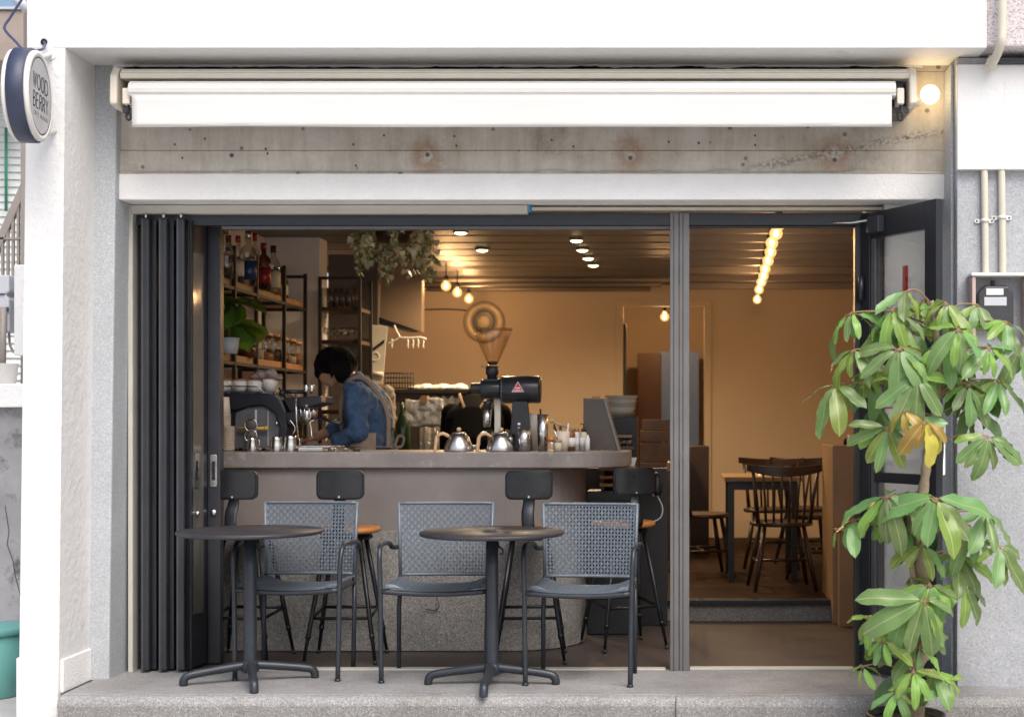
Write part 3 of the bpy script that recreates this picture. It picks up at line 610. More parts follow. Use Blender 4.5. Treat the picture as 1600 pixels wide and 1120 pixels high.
# wall lamp
LP = thing('wall_lamp', 'lit bare globe bulb on the concrete by the awning end', 'lamp', at(1445, 150, DB), world=True)
pc = at(1453, 148, 6.80)
m = MB(); m.lathe([(.03, 0), (.03, .012), (.02, .02), (.018, .05), (.0, .05)], at(1432, 156, DB), 14, Matrix.Rotation(R(90), 3, 'X')); m.build('wall_plate', 'clip_white', LP)
m = MB(); m.tube(curve([at(1432, 156, 6.85), at(1438, 152, 6.84), at(1444, 150, 6.815)]), .016, 12); m.build('socket', 'clip_white', LP)
m = MB(); m.ball(pc, .046, 20, 14); m.build('bulb', 'lamp_core', LP)
ld = bpy.data.lights.new('lamp_light', 'POINT'); ld.energy = 1.6; ld.color = (1, .62, .26); ld.shadow_soft_size = .055
lo = bpy.data.objects.new('lamp_light', ld); COL.objects.link(lo); lo.parent = LP; lo.location = pc - Vector(LP.location)

# ------------------------------------------------------------------ round projecting sign
sc_ = at(43, 150, 6.2); th = R(9)
SG = thing('round_sign', 'round white shop sign with a navy band projecting from the pillar', 'sign', sc_, th)
RM = Matrix.Rotation(R(90), 3, 'Y')      # lathe axis along +x of the sign
rs = .205
m = MB(); m.lathe([(rs - .004, -.036), (rs, -.033), (rs, .033), (rs - .004, .036)], (0, 0, 0), 56, RM); m.build('band', 'sign_band', SG)
for s_ in (-1, 1):
    m = MB(); m.lathe([(rs - .01, .034 * s_), (rs - .008, .050 * s_), (rs - .016, .056 * s_), (rs - .03, .057 * s_), (rs - .032, .054 * s_)], (0, 0, 0), 56, RM); m.build('rim', 'sign_rim', SG)
    m = MB(); m.lathe([(0, .0545 * s_), (rs - .034, .0545 * s_)], (0, 0, 0), 56, RM); fc = m.build('face', 'sign_white', SG)
    m = MB(); n_ = 56; r1, r2 = rs - .036, rs - .041
    m.add([(.0550 * s_, r * math.cos(2 * math.pi * k / n_), r * math.sin(2 * math.pi * k / n_)) for r in (r1, r2) for k in range(n_)], [(k, (k + 1) % n_, n_ + (k + 1) % n_, n_ + k) for k in range(n_)]); m.build('ring_line', 'ink', fc)
    if s_ == 1:
        G_ = {'W': [[(0, 1), (.25, 0), (.5, 1), (.75, 0), (1, 1)]], 'O': [[(.5 + .5 * math.cos(R(15 * k)), .5 + .5 * math.sin(R(15 * k))) for k in range(25)]],
              'D': [[(0, 0), (0, 1), (.4, 1)] + [(.4 + .6 * math.sin(R(15 * k)), .5 + .5 * math.cos(R(15 * k))) for k in range(13)] + [(0, 0)]],
              'B': [[(0, 0), (0, 1), (.5, 1)] + [(.5 + .35 * math.sin(R(20 * k)), .77 + .23 * math.cos(R(20 * k))) for k in range(10)] + [(0, .54)], [(.5, .54)] + [(.5 + .45 * math.sin(R(20 * k)), .27 + .27 * math.cos(R(20 * k))) for k in range(10)] + [(0, 0)]],
              'E': [[(.85, 1), (0, 1), (0, 0), (.85, 0)], [(0, .52), (.7, .52)]], 'F': [[(.85, 1), (0, 1), (0, 0)], [(0, .52), (.7, .52)]], 'T': [[(0, 1), (1, 1)], [(.5, 1), (.5, 0)]],
              'R': [[(0, 0), (0, 1), (.5, 1)] + [(.5 + .4 * math.sin(R(20 * k)), .75 + .25 * math.cos(R(20 * k))) for k in range(10)] + [(0, .5)], [(.45, .5), (.95, 0)]],
              'Y': [[(0, 1), (.5, .48), (1, 1)], [(.5, .48), (.5, 0)]], 'A': [[(0, 0), (.5, 1), (1, 0)], [(.18, .36), (.82, .36)]], 'C': [[(.5 + .5 * math.cos(R(a)), .5 + .5 * math.sin(R(a))) for a in range(45, 316, 15)]],
              'S': [[(.9, .85), (.7, .97), (.5, 1), (.25, .95), (.1, .78), (.2, .6), (.5, .5), (.8, .4), (.92, .22), (.75, .05), (.5, 0), (.25, .04), (.05, .17)]], ' ': []}
        def strokes(word, zc, cap, wid, gap, r, mat):
            y = -(len(word) * wid + (len(word) - 1) * gap) / 2
            for ch in word:
                if ch != ' ':
                    mb = MB()
                    for st_ in G_[ch]: mb.tube([(.0552, y + a * wid, zc + b_ * cap) for a, b_ in st_], r, 6, flat=.25, up=(1, 0, 0))
                    mb.build('letter', mat, fc)
                y += wid + gap
        strokes('WOOD', .022, .064, .046, .013, .0042, 'ink'); strokes('BERRY', -.062, .064, .034, .014, .0042, 'ink'); strokes('COFFEE ROASTERS', -.098, .017, .0095, .0045, .0016, 'grey_ink')
inv = Matrix.Rotation(-th, 3, 'Z'); wpt = inv @ (at(78, 84, DF) - sc_)
m = MB(); m.tube([wpt + Vector((0, 0, -.005)), Vector((.02, .10, rs - .01))], .012, 10); m.lathe([(.03, -.008), (.03, .008)], wpt, 14, Matrix.Rotation(R(90), 3, 'X')); m.build('bracket', 'clip_white', SG)
wpt2 = inv @ (at(85, 205, DF) - sc_); m = MB(); m.tube([wpt2, Vector((.02, .14, -rs + .06))], .012, 10); m.build('bracket', 'clip_white', SG)
m = MB(); m.lathe([(.015, 0), (.015, .004), (0, .004)], at(69, 66, DF - .001), 14, Matrix.Rotation(R(90), 3, 'X')); m.build('cable_hole', 'dark_void', B)
m = MB(); m.tube(curve([at(69, 66, 6.5), at(70, 72, 6.45), at(64, 78, 6.3), at(38, 78, 6.25), at(25, 66, 6.4), at(7, 45, 6.6), at(16, 28, 6.7), at(26, 12, 6.8), at(38, -6, 6.9)], 6), .006, 8)
tag(m.build('sign_cable', 'cable_blue'), 'dark blue cable looping above the round sign', 'cable')
# conduits and meter on the right
m = MB(); pts = curve([at(1566, -40, 6.46), at(1566, 40, 6.46), at(1563, 72, 6.47), at(1548, 106, 6.58)], 10)
m.tube(pts, [.020 + .0012 * (i % 2) for i in range(len(pts))], 12)
cd0 = thing('corrugated_conduit', 'corrugated cream conduit bending down in front of the beam at top right', 'conduit', at(1566, 40, 6.48), world=True); m.build('pipe', 'conduit', cd0)
m = MB(); p = at(1549, 100, 6.57); m.tube([p + Vector((.012, 0, .03)), p + Vector((-.004, 0, -.01))], .026, 14); m.build('coupling', 'conduit', cd0)
for px, py, lab, q in ((1540, 345, 'left', 0), (1567, 340, 'right', 1)):
    tb = at(px, 430, DR - .02); cdt = thing('conduit_pipe', 'cream vertical conduit above the electricity meter, %s one of the pair' % lab, 'conduit', tb, group='conduits above the meter', world=True)
    m = MB(); pts = [at(px - 2, 262, DR - .02).lerp(at(px, 432, DR - .02), i / 60) for i in range(61)]; m.tube(pts, [.0165 + .0005 * (i % 2) for i in range(61)], 12); m.build('pipe', 'conduit', cdt)
    p = at(px - 1, py, DR - .02); m = MB(); m.tube([p + Vector((0, 0, -.008)), p + Vector((0, 0, .008))], .020, 14)
    for s_ in (-1, 1): m.prism([(p.x + s_ * .032 + a, p.z + b) for a, b in rrect(.03, .02, .009)], 'y', DR - .008, DR - .001)
    c_ = m.build('clip', 'clip_white', cdt)
    m = MB(); [m.lathe([(.005, 0), (.004, .003), (0, .003)], (p.x + s_ * .036, DR - .008, p.z), 8, Matrix.Rotation(R(90), 3, 'X')) for s_ in (-1, 1)]; m.build('screw', 'alu_dark', c_)
EM = thing('electricity_meter', 'black electricity meter in an open pinkish metal housing', 'electricity meter', at(1560, 520, DR), world=True)
a0, a1, b0, b1 = X(1516, DR - .05), X(1604, DR - .05), Z(540, DR - .05), Z(429, DR - .05)
m = MB(); m.box(a0 + .012, a1, DR - .012, DR - .002, b0, b1 - .012); m.build('back_plate', 'grey_wall', EM)
m = MB(); m.box(a0, a0 + .018, DR - .09, DR - .003, b0, b1 - .013); m.build('housing_side', 'pink_metal', EM, bevel=.003)
m = MB(); m.box(a1 - .018, a1, DR - .09, DR - .003, b0, b1 - .013); m.build('housing_side', 'pink_metal', EM, bevel=.003)
m = MB(); m.box(a0 - .006, a1 + .006, DR - .10, DR - .003, b1 - .012, b1 + .004); m.build('housing_top', 'clip_white', EM, bevel=.005)
cx, cz = X(1555, DR - .06), Z(478, DR - .06)
m = MB(); m.prism([(cx + a, cz + b) for a, b in [(-.085, -.10), (.085, -.10), (.085, .06), (.06, .095), (-.05, .095), (-.085, .055)]], 'y', DR - .075, DR - .013); bd = m.build('meter_body', 'meter_body', EM, bevel=.012, seg=3)
m = MB(); m.box(cx - .045, cx + .035, DR - .0765, DR - .0752, cz + .05, cz + .08); m.build('label_plate', 'paper', bd)
m = MB(); m.box(cx - .055, cx + .05, DR - .0775, DR - .0752, cz + .0, cz + .04); m.build('window', 'box_grey', bd, bevel=.002)
m = MB(); m.cyl((cx - .01, DR - .05, cz + .095), (cx - .01, DR - .05, cz + .12), .01, n=10); m.build('seal_knob', 'alu_dark', bd)
m = MB(); p = at(1548, 632, DR - .004); m.box(p.x - .028, p.x + .028, DR - .006, DR - .001, p.z - .025, p.z + .025); nmo = m.build('number_plate', 'alu_dark', bevel=.002); tag(nmo, 'small dark plate on the grey wall behind the umbrella tree', 'plate')
m = MB(); m.box(p.x - .018, p.x + .018, DR - .0068, DR - .0061, p.z + .004, p.z + .016); m.build('plate_print', 'white_ink', nmo)
# ------------------------------------------------------------------ furniture outside
def weave(w, h, nx, nz, yfun, sw=.0046, parent=None, name='woven_panel', flat=False, wtop=None):
    """strips crossing over and under, following y = yfun(x, z)"""
    m = MB(); wt = wtop or w
    def P(u, k, off):
        xx = (u - .5) * (w + (wt - w) * k); zz = k * h
        y, z = yfun(xx, zz); return Vector((xx, y + off, z))
    for i in range(nx):
        u = (i + .5) / nx; n = nz
        vs = []; 
        for j in range(n + 1):
            off = .0016 * (1 if (i + j) % 2 else -1)
            for du in (-sw / w, sw / w): vs.append(P(u + du, j / n, off))
        m.add(vs, [(2 * j, 2 * j + 1, 2 * j + 3, 2 * j + 2) for j in range(n)])
    for j in range(nz):
        k = (j + .5) / nz; n = 14; vs = []
        for i in range(n + 1):
            for dk in (-sw * .85 / h, sw * .85 / h): vs.append(P(i / n, k + dk, 0))
        m.add(vs, [(2 * i, 2 * i + 1, 2 * i + 3, 2 * i + 2) for i in range(n)])
    o = m.build(name, 'chair_weave', parent, mods=[('SOLIDIFY', {'thickness': .0022, 'offset': 0})], recalc=False); return o
def make_armchair():
    t = thing('armchair', 'x', 'chair', group='woven metal armchairs in the opening')
    zb, zt, wb_, wt_ = .475, .835, .455, .475
    def yb(x, z): return (.20 + .10 * z * .55 + .018 * (1 - (x / .235) ** 2), zb + z)
    weave(wb_ - .01, zt - zb, 28, 20, yb, sw=.0041, parent=t, wtop=wt_ - .01)
    for k, zz in ((0, zb), (1, zt)):
        fr = MB(); ww = (wb_ + (wt_ - wb_) * k) / 2
        fr.tube([(x, yb(x, zz - zb)[0], zz + .0) for x in [ww * (i / 6 - 1) for i in range(13)]], .0075, 8); fr.build('back_rail', 'chair_weave', t)
    for s in (-1, 1):
        m = MB(); m.tube([(s * .23, .17, 0), (s * .232, .185, .30), (s * wb_ / 2, .20, zb)], .0115, 10); m.build('rear_leg', 'chair_metal', t)
        m = MB(); m.tube([(s * wb_ / 2, .20, zb - .002), (s * wt_ / 2, yb(s * .235, zt - zb)[0], zt + .004)], .0085, 10); m.build('back_post', 'chair_weave', t)
        m = MB(); m.tube(curve([(s * .236, .215, .615), (s * .262, .17, .618), (s * .268, .10, .645), (s * .266, -.08, .655), (s * .264, -.145, .645), (s * .262, -.178, .605), (s * .259, -.186, .54), (s * .256, -.186, .40), (s * .25, -.192, 0)], 5), .0122, 10); lg = m.build('arm_leg', 'chair_metal', t)
        m = MB(); m.lathe([(.015, 0), (.016, .006), (.012, .014)], (s * .25, -.192, 0), 12); m.build('foot_cap', 'black_plastic', lg)
        m = MB(); m.tube([(s * .252, -.185, .435), (s * .232, .19, .435)], .009, 8); m.build('side_rail', 'chair_metal', t)
    m = MB(); m.tube([(x, -.185, .437 - .014 * (1 - (x / .25) ** 2)) for x in [.25 * (i / 8 - 1) for i in range(17)]], .0125, 10); m.build('front_rail', 'chair_metal', t)
    def ys_(x, z): return (-.18 + z, .446 + .022 * math.exp(-((abs(x) - .215) / .05) ** 2) * (1 if z > .04 else .3) - .012 * (1 - (x / .24) ** 2))
    weave(.475, .37, 30, 22, ys_, parent=t, name='seat')
    return t
ac = make_armchair()
for i, (px, py, rz, lab) in enumerate(((466, 1052, 2, 'dark woven metal armchair behind the left round table'), (687, 1055, -1, 'dark woven metal armchair between the two round tables'), (912, 1060, 5, 'dark woven metal armchair at the right, nearest the mullion'))):
    c = ac if i == 0 else copy_tree(ac); d = 1.26 * F / (py - HY)
    place(c, (X(px, d), d, 0), R(-rz), lab)
def make_table():
    t = thing('round_table', 'x', 'table', group='round cafe tables on the step')
    m = MB(); m.lathe([(.0, .708), (.325, .708), (.338, .711), (.342, .717), (.342, .724), (.338, .729), (.0, .730)], n=64); m.build('table_top', 'table_top', t)
    m = MB(); m.lathe([(.10, .690), (.105, .7075), (0, .7075)], n=20); m.box(-.16, .16, -.02, .02, .694, .706); m.build('top_plate', 'chair_metal', t)
    m = MB(); m.lathe([(.034, .07), (.0315, .10), (.030, .5), (.029, .695)], n=24); m.build('stem', 'chair_metal', t)
    m = MB(); m.lathe([(.03, .045), (.042, .055), (.043, .085), (.034, .105)], n=20); m.build('hub', 'chair_metal', t)
    for k in range(4):
        a = R(90 * k); q = Matrix.Rotation(a, 3, 'Z')
        m = MB(); m.tube([q @ Vector(v) for v in curve([(.02, 0, .082), (.14, 0, .068), (.255, 0, .052), (.292, 0, .040), (.303, 0, .018), (.303, 0, .004)], 5)], [.0215] * 6 + [.020] * 20, 12); l = m.build('leg', 'chair_metal', t)
        m = MB(); m.lathe([(.018, 0), (.018, .006), (.014, .008)], q @ Vector((.303, 0, 0)), 12); m.build('foot_pad', 'black_plastic', l)
    m = MB(); m.tube(curve([(.03, -.0, .655), (.05, 0, .64), (.048, 0, .62), (.036, 0, .622)], 4), .005, 8); m.build('hook', 'black_plastic', t)
    return t
tb = make_table()
tb2 = copy_tree(tb)
place(tb, (X(389, 6.75), 6.77, 0), R(20), 'dark round pedestal table at the left in front of the folded doors')
place(tb2, (X(768, 6.68), 6.70, 0), R(0), 'dark round pedestal table at the centre of the step')
def make_stool():
    t = thing('bar_stool', 'x', 'bar stool', group='metal bar stools along the counter')
    m = MB(); m.lathe([(.0, .668), (.165, .668), (.178, .674), (.181, .684), (.178, .694), (.165, .699), (0, .700)], n=40); m.build('seat', 'seat_wood', t)
    m = MB(); m.lathe([(.13, .652), (.135, .667)], n=28); m.tube([(.13 * math.cos(R(15 * k)), .13 * math.sin(R(15 * k)), .645) for k in range(25)], .010, 8, cap=False); m.build('seat_ring', 'stool_metal', t)
    feet = []
    for sx in (-1, 1):
        for sy in (-1, 1):
            top = Vector((sx * .085, sy * .085, .655)); bot = Vector((sx * .185, sy * .185, .0)); feet.append((sx, sy))
            m = MB(); m.tube([top, bot.lerp(top, .22), bot.lerp(top, .21), bot.lerp(top, .03)], [.0125, .0125, .0105, .008], 10); l = m.build('leg', 'stool_metal', t)
            m = MB(); m.tube([bot.lerp(top, .2), bot.lerp(top, .235)], .0145, 10); m.build('foot_collar', 'stool_metal', l); MB().tube([bot, bot.lerp(top, .03)], [.011, .009], 10).build('foot_tip', 'black_plastic', l)
    def lp(sx, sy, z): return Vector((sx * (.185 - .1 * z / .655), sy * (.185 - .1 * z / .655), z))
    m = MB(); zs = .235
    q = [lp(-1, -1, zs), lp(1, -1, zs), lp(1, 1, zs + .02), lp(-1, 1, zs + .02)]
    for i in range(4): m.tube([q[i], q[(i + 1) % 4]], .0085, 8)
    m.build('foot_ring', 'stool_metal', t)
    m = MB(); sp = curve([(0, -.06, .672), (0, -.165, .672), (0, -.205, .70), (-.006, -.195, .77), (.0, -.172, .83), (.004, -.172, .90)], 5)
    m.tube(sp, [.026 + .008 * math.sin(i / len(sp) * 3) for i in range(len(sp))], 10, flat=.18, up=(0, -1, 0)); m.build('back_post', 'stool_metal', t)
    pw, ph = .245, .15
    def pad(scale, y0, y1, mat, nm_, par):
        m = MB(); w2_, h2_, r2_ = pw * scale / 2, ph * (1 - (1 - scale) * 1.6) / 2, .032 * scale; vs = []; n = 24
        for i in range(n + 1):
            x = -w2_ * math.cos(math.pi * i / n); e = max(0, abs(x) - (w2_ - r2_)); hh = h2_ - r2_ + math.sqrt(max(0, r2_ * r2_ - e * e)); hh = max(hh, .002)
            for yy in (y0, y1):
                for zz in (-hh, 0, hh): vs.append((x, yy + 1.6 * x * x, .925 + zz))
        fs = []
        for i in range(n):
            a, b = 6 * i, 6 * i + 6
            fs += [(a, b, b + 1, a + 1), (a + 1, b + 1, b + 2, a + 2), (a + 3, a + 4, b + 4, b + 3), (a + 4, a + 5, b + 5, b + 4), (a, a + 3, b + 3, b), (a + 2, b + 2, b + 5, a + 5)]
        fs += [(0, 1, 4, 3), (1, 2, 5, 4), (6 * n, 6 * n + 3, 6 * n + 4, 6 * n + 1), (6 * n + 1, 6 * n + 4, 6 * n + 5, 6 * n + 2)]
        m.add(vs, fs, False); return m.build(nm_, mat, par, bevel=.004)
    bp_ = pad(1.0, -.186, -.170, 'stool_metal', 'back_shell', t); pad(.93, -.192, -.183, 'stool_pad', 'back_pad', t)
    m = MB(); m.box(-.02, .02, -.168, -.150, .855, .875); m.cyl((0, -.15, .865), (0, -.192, .865), .006, n=8); m.build('bolt', 'steel', bp_)
    return t
bs = make_stool()
for i, (px, d, rz, lab) in enumerate(((386, 7.44, -6, 'bar stool at the left end, partly hidden by the folded doors'), (541, 7.44, 2, 'bar stool behind the left armchair, its seat edge showing at the right'), (828, 7.44, 4, 'bar stool behind the right hand round table'), (974, 7.85, 24, 'bar stool turned askew at the rounded counter end'))):
    c = bs if i == 0 else copy_tree(bs); place(c, (X(px, d), d, -.004), R(rz), lab)

# ------------------------------------------------------------------ counter
CT = thing('bar_counter', 'concrete bar counter with a rounded end and pebbled base', 'counter', (-1.6, 7.66, -.004), world=True)
def outline(x0, x1, y0, y1, r, n=10):
    p = [(x0, y1), (x0, y0), (x1 - r, y0)] + [(x1 - r + r * math.sin(R(90 * k / n)), y0 + r - r * math.cos(R(90 * k / n))) for k in range(1, n + 1)] + [(x1, y1)]
    return p[::-1]
ZC = Z(706, 7.63)
m = MB(); m.prism(outline(-2.88, -.235, 7.63, 8.22, .36), 'z', ZC - .088, ZC); m.build('slab', 'slab_concrete', CT, bevel=.008, seg=3)
m = MB(); m.prism(outline(-2.88, -.50, 7.665, 8.16, .40), 'z', .655, ZC - .0885); m.build('plaster_face', 'plaster_mauve', CT)
m = MB(); m.prism(outline(-2.88, -.496, 7.660, 8.16, .40), 'z', .0, .654); m.build('pebbled_base', 'aggregate', CT, bevel=.004)
m = MB(); m.tube(curve([at(664, 951, 7.65), at(680, 953, 7.65), at(686, 945, 7.64), at(682, 934, 7.65)], 5), .0025, 6); tag(m.build('loose_wire', 'black_plastic'), 'thin curled black wire sticking out of the pebbled counter base', 'wire')

# ------------------------------------------------------------------ things on the counter
def s_(d): return d / F
def lathe_thing(name, label, cat, px, d, prof, mat, group=None, z=None, extra=None, n=20):
    t = thing(name, label, cat, (X(px, d), d, ZC if z is None else z), group=group)
    m = MB(); m.lathe(prof, n=n); m.build('body', mat, t)
    if extra: extra(t)
    return t
# coffee grinder
gd = 7.86; k = s_(gd); gx = X(812, gd)
G = thing('coffee_grinder', 'tall black coffee grinder with a glass hopper on the counter', 'coffee grinder', (gx, gd, ZC), world=True)
def gp(px, py, dd=0): return at(px, py, gd + dd)
m = MB(); m.hexa([(X(797, gd), gd - .05, ZC), (X(832, gd), gd - .05, ZC), (X(832, gd), gd + .05, ZC), (X(797, gd), gd + .05, ZC)], [(X(802, gd), gd - .035, Z(622, gd)), (X(824, gd), gd - .035, Z(622, gd)), (X(824, gd), gd + .035, Z(622, gd)), (X(802, gd), gd + .035, Z(622, gd))])
sd = m.build('stand', 'machine_black', G, bevel=.006)
for j, (dx, h) in enumerate(((0, 662), (0, 668), (0, 674))):
    p = gp(811, h, -.052); m = MB(); m.box(p.x - .007, p.x + .007, p.y - .004, p.y + .004, p.z - .006, p.z + .006); m.build('stand_mark', ('white_ink', 'grey_ink', 'red_ink')[j], sd)
ax = Matrix.Rotation(R(90), 3, 'Y'); r_ = 21.5 * k
cx0 = gp(783, 608.5); L_ = 62 * k
m = MB(); m.lathe([(.0, 0), (r_ * .93, 0), (r_, .006), (r_, L_ - .012), (r_ * .92, L_ - .001), (r_ * .6, L_)], cx0, 32, ax); mt = m.build('motor_housing', 'machine_black', G)
m = MB(); m.lathe([(r_ * 1.003, .008), (r_ * 1.003, .010)], cx0, 32, ax); m.build('housing_line', 'grey_ink', mt)
p = gp(811.5, 607, 0) + Vector((0, -r_ - .0015, 0)); tw, thh = 9.5 * k, 9.5 * k
def tri(sc, off, mat, nm_, par):
    m = MB(); m.prism([(p.x - tw * sc, p.z - thh * .6 * sc), (p.x + tw * sc, p.z - thh * .6 * sc), (p.x, p.z + thh * 1.1 * sc)], 'y', p.y - off, p.y - off + .012); return m.build(nm_, mat, par)
tri(1.0, .0, 'white_ink', 'badge', mt); tri(.88, .0012, 'red_ink', 'badge_centre', mt)
m = MB(); m.box(p.x - tw * .35, p.x + tw * .35, p.y - .0022, p.y, p.z - thh * .05, p.z + thh * .12); m.box(p.x - tw * .6, p.x + tw * .6, p.y - .0022, p.y, p.z - thh * .42, p.z - thh * .30); m.build('badge_print', 'white_ink', mt)
m = MB(); m.lathe([(0, 0), (15.5 * k, 0), (15.5 * k, 31 * k)], gp(752, 608), 28, ax); m.box(X(756, gd), X(781, gd), gd - .03, gd + .03, Z(592, gd), Z(606, gd)); m.build('burr_housing', 'machine_black', G, bevel=.004)
m = MB(); m.lathe([(0, 0), (8 * k, 0), (8.5 * k, .01), (8.5 * k, 16 * k)], gp(736, 606), 10, ax, sm=False); m.build('dial', 'black_plastic', G)
m = MB(); m.lathe([(8 * k, 0), (8 * k, 6 * k), (10 * k, 7 * k), (10 * k, 20 * k)], gp(769, 592), 20); nk = m.build('hopper_neck', 'black_plastic', G)
m = MB(); m.tube([gp(759, 574, -.02), gp(754, 572, -.02)], .005, 8); m.ball(gp(754, 572, -.02), .008, 10, 6); m.build('neck_screw', 'brass', nk)
hz = gp(770, 570).z; hx = gp(770, 570).x
m = MB(); m.lathe([(7 * k, 0), (10 * k, 6 * k), (20 * k, 28 * k), (27 * k, 45 * k), (30 * k, 55 * k)], (hx, gd, hz), 32); ho = m.build('hopper', 'hopper_glass', G)
m = MB(); m.lathe([(31 * k, 55 * k), (31 * k, 57 * k), (0, 57.5 * k)], (hx, gd, hz), 32); m.build('hopper_lid', 'hopper_glass', ho)
m = MB(); m.lathe([(0, .5 * k), (6 * k, .5 * k), (8.6 * k, 5 * k), (0, 6.5 * k)], (hx, gd, hz), 20); m.build('coffee_beans', 'hopper_beans', ho)
m = MB(); m.lathe([(6 * k, 0), (6 * k, 10 * k), (8 * k, 14 * k)], gp(762, 641), 14); m.build('spout', 'machine_black', G)
m = MB(); m.lathe([(0, 0), (5.5 * k, 0), (7.5 * k, 27 * k), (7.0 * k, 27 * k), (5 * k, 1.2 * k), (0, 1.0 * k)], gp(761, 667), 20); m.build('dosing_cup', 'steel', G)
m = MB(); m.box(X(772, gd), X(781, gd), gd + .02, gd + .05, ZC, Z(622, gd)); m.build('back_strip', 'plastic_board', G)
# gooseneck kettles
def kettle(px, d, lab, sp_dir):
    t = thing('gooseneck_kettle', lab, 'kettle', (X(px, d), d, ZC), group='steel kettles on the counter')
    m = MB(); m.lathe([(0, 0), (.080, 0), (.083, .006), (.075, .035), (.057, .075), (.043, .095), (.038, .098)], n=28); m.build('body', 'steel', t)
    m = MB(); m.lathe([(.040, .098), (.036, .104), (.012, .108), (.008, .112), (.011, .120), (.009, .130), (0, .132)], n=20); l = m.build('lid', 'steel', t)
    m = MB(); m.lathe([(.010, .111), (.014, .122), (.009, .131), (0, .132)], n=14); m.build('lid_knob', 'pale_wood', l)
    m = MB(); m.tube(curve([(-.052, -.02, .082), (-.085, -.03, .098), (-.115, -.035, .082), (-.122, -.035, .04), (-.126, -.036, .002)], 6), .0095, 10); m.build('handle', 'pale_wood', t)
    m = MB(); m.tube(curve([(.06, .03, .02), (.10, .06, .035), (.105, .07, .08), (.12, .075, .105), (.145, .08, .10)], 6), [.011 - .0002 * i for i in range(25)], 10); m.build('spout', 'steel', t)
    return t
kettle(717, 7.78, 'left steel gooseneck kettle with a pale wooden handle', 1); kettle(783, 7.78, 'steel gooseneck kettle with a pale wooden handle below the grinder', 1)
cup = lambda r0, r1, h: [(0, 0), (r0, 0), (r1, h), (r1 - .0015, h), (r0 - .0015, .002), (0, .002)]
lathe_thing('steel_tumbler', 'tall steel shaker tumbler right of the grinder', 'tumbler', 848, 7.83, cup(.027, .031, .205), 'steel', extra=lambda t: MB().tube([(-.01, 0, .01), (-.012, 0, .235)], .006, 8).build('stirrer', 'black_plastic', t))
lathe_thing('steel_beaker', 'steel beaker in front of the grinder stand', 'beaker', 819, 7.76, cup(.031, .036, .125), 'steel')
lathe_thing('steel_cup', 'small steel cup left of the grinder stand', 'cup', 772, 7.96, cup(.034, .038, .115), 'steel')
lathe_thing('measuring_glass', 'small glass beaker left of the grinder stand', 'glass', 797, 7.77, cup(.022, .027, .10), 'clear_glass')
lathe_thing('spoon_cup', 'glass jar of spoons behind the steel cup', 'jar', 793, 7.98, cup(.03, .034, .12), 'steel')
lathe_thing('white_canister', 'white canister with black lid right of the grinder', 'canister', 832, 7.98, [(0, 0), (.03, 0), (.031, .20), (.028, .21), (0, .21)], 'ceramic')
jr = lathe_thing('honey_jar', 'small squat jar with an orange lid beside the tumbler', 'jar', 861, 7.80, [(0, 0), (.026, 0), (.028, .01), (.028, .05), (.022, .056), (0, .056)], 'clear_glass', extra=lambda t: MB().lathe([(.025, .057), (.025, .075), (0, .076)], n=16).build('lid', 'seat_wood', t))
lathe_thing('sugar_jar', 'small glass jar of pale sugar on the counter', 'jar', 872, 7.78, [(0, 0), (.022, 0), (.023, .045), (.02, .05), (0, .05)], 'label_cream', extra=lambda t: MB().lathe([(.022, .051), (.022, .062), (0, .063)], n=16).build('lid', 'brass', t))
pc_ = lathe_thing('utensil_cup', 'beige paper cup full of utensils on the counter', 'cup', 880, 7.84, cup(.028, .041, .112), 'paper_cup')
rnd = random.Random(3)
for q in range(5):
    a = rnd.uniform(0, 6.28); m = MB(); m.tube([(.012 * math.cos(a), .012 * math.sin(a), .02), (.05 * math.cos(a) - .02, .03 * math.sin(a), .13 + rnd.uniform(0, .03))], .005, 6); m.build('utensil', ('steel', 'black_plastic', 'steel', 'paper', 'brass')[q], pc_)
m = MB(); m.tube(curve([(-.07, 0, .155), (-.06, 0, .168), (-.03, 0, .150), (.03, .02, .135)], 5), .007, 8); m.build('spatula', 'brass', pc_)
for q, (px, mt_, cap, lab) in enumerate(((893, 'amber', 'brown_rim', 'brown syrup bottle with a cream label, left of the pair'), (901, 'ceramic', 'brown_rim', 'white bottle with a reddish top beside the utensil cup'), (912, 'label_cream', 'black_plastic', 'cream bottle with a black pump beside the menu stand'))):
    d_ = 7.85 + .03 * (q % 2); t = thing('syrup_bottle', lab, 'bottle', (X(px, d_), d_, ZC), group='bottles by the menu stand')
    m = MB(); m.lathe([(0, 0), (.020, 0), (.021, .09), (.018, .10), (.011, .108), (.011, .114), (0, .114)], n=16); m.build('body', mt_, t)
    m = MB(); m.lathe([(.014, .108), (.014, .126), (0, .127)], n=12); (m.tube([(0, 0, .12), (0, 0, .15), (-.02, 0, .15)], .004, 6) if q == 2 else None); m.build('cap', cap, t)
    m = MB(); m.lathe([(.0215, .025), (.0217, .075)], n=16); m.build('paper_label', 'paper', t)
lathe_thing('white_bottle', 'slim white bottle nearest the menu stand', 'bottle', 918, 7.80, [(0, 0), (.014, 0), (.014, .07), (.008, .08), (.008, .09), (0, .09)], 'ceramic')
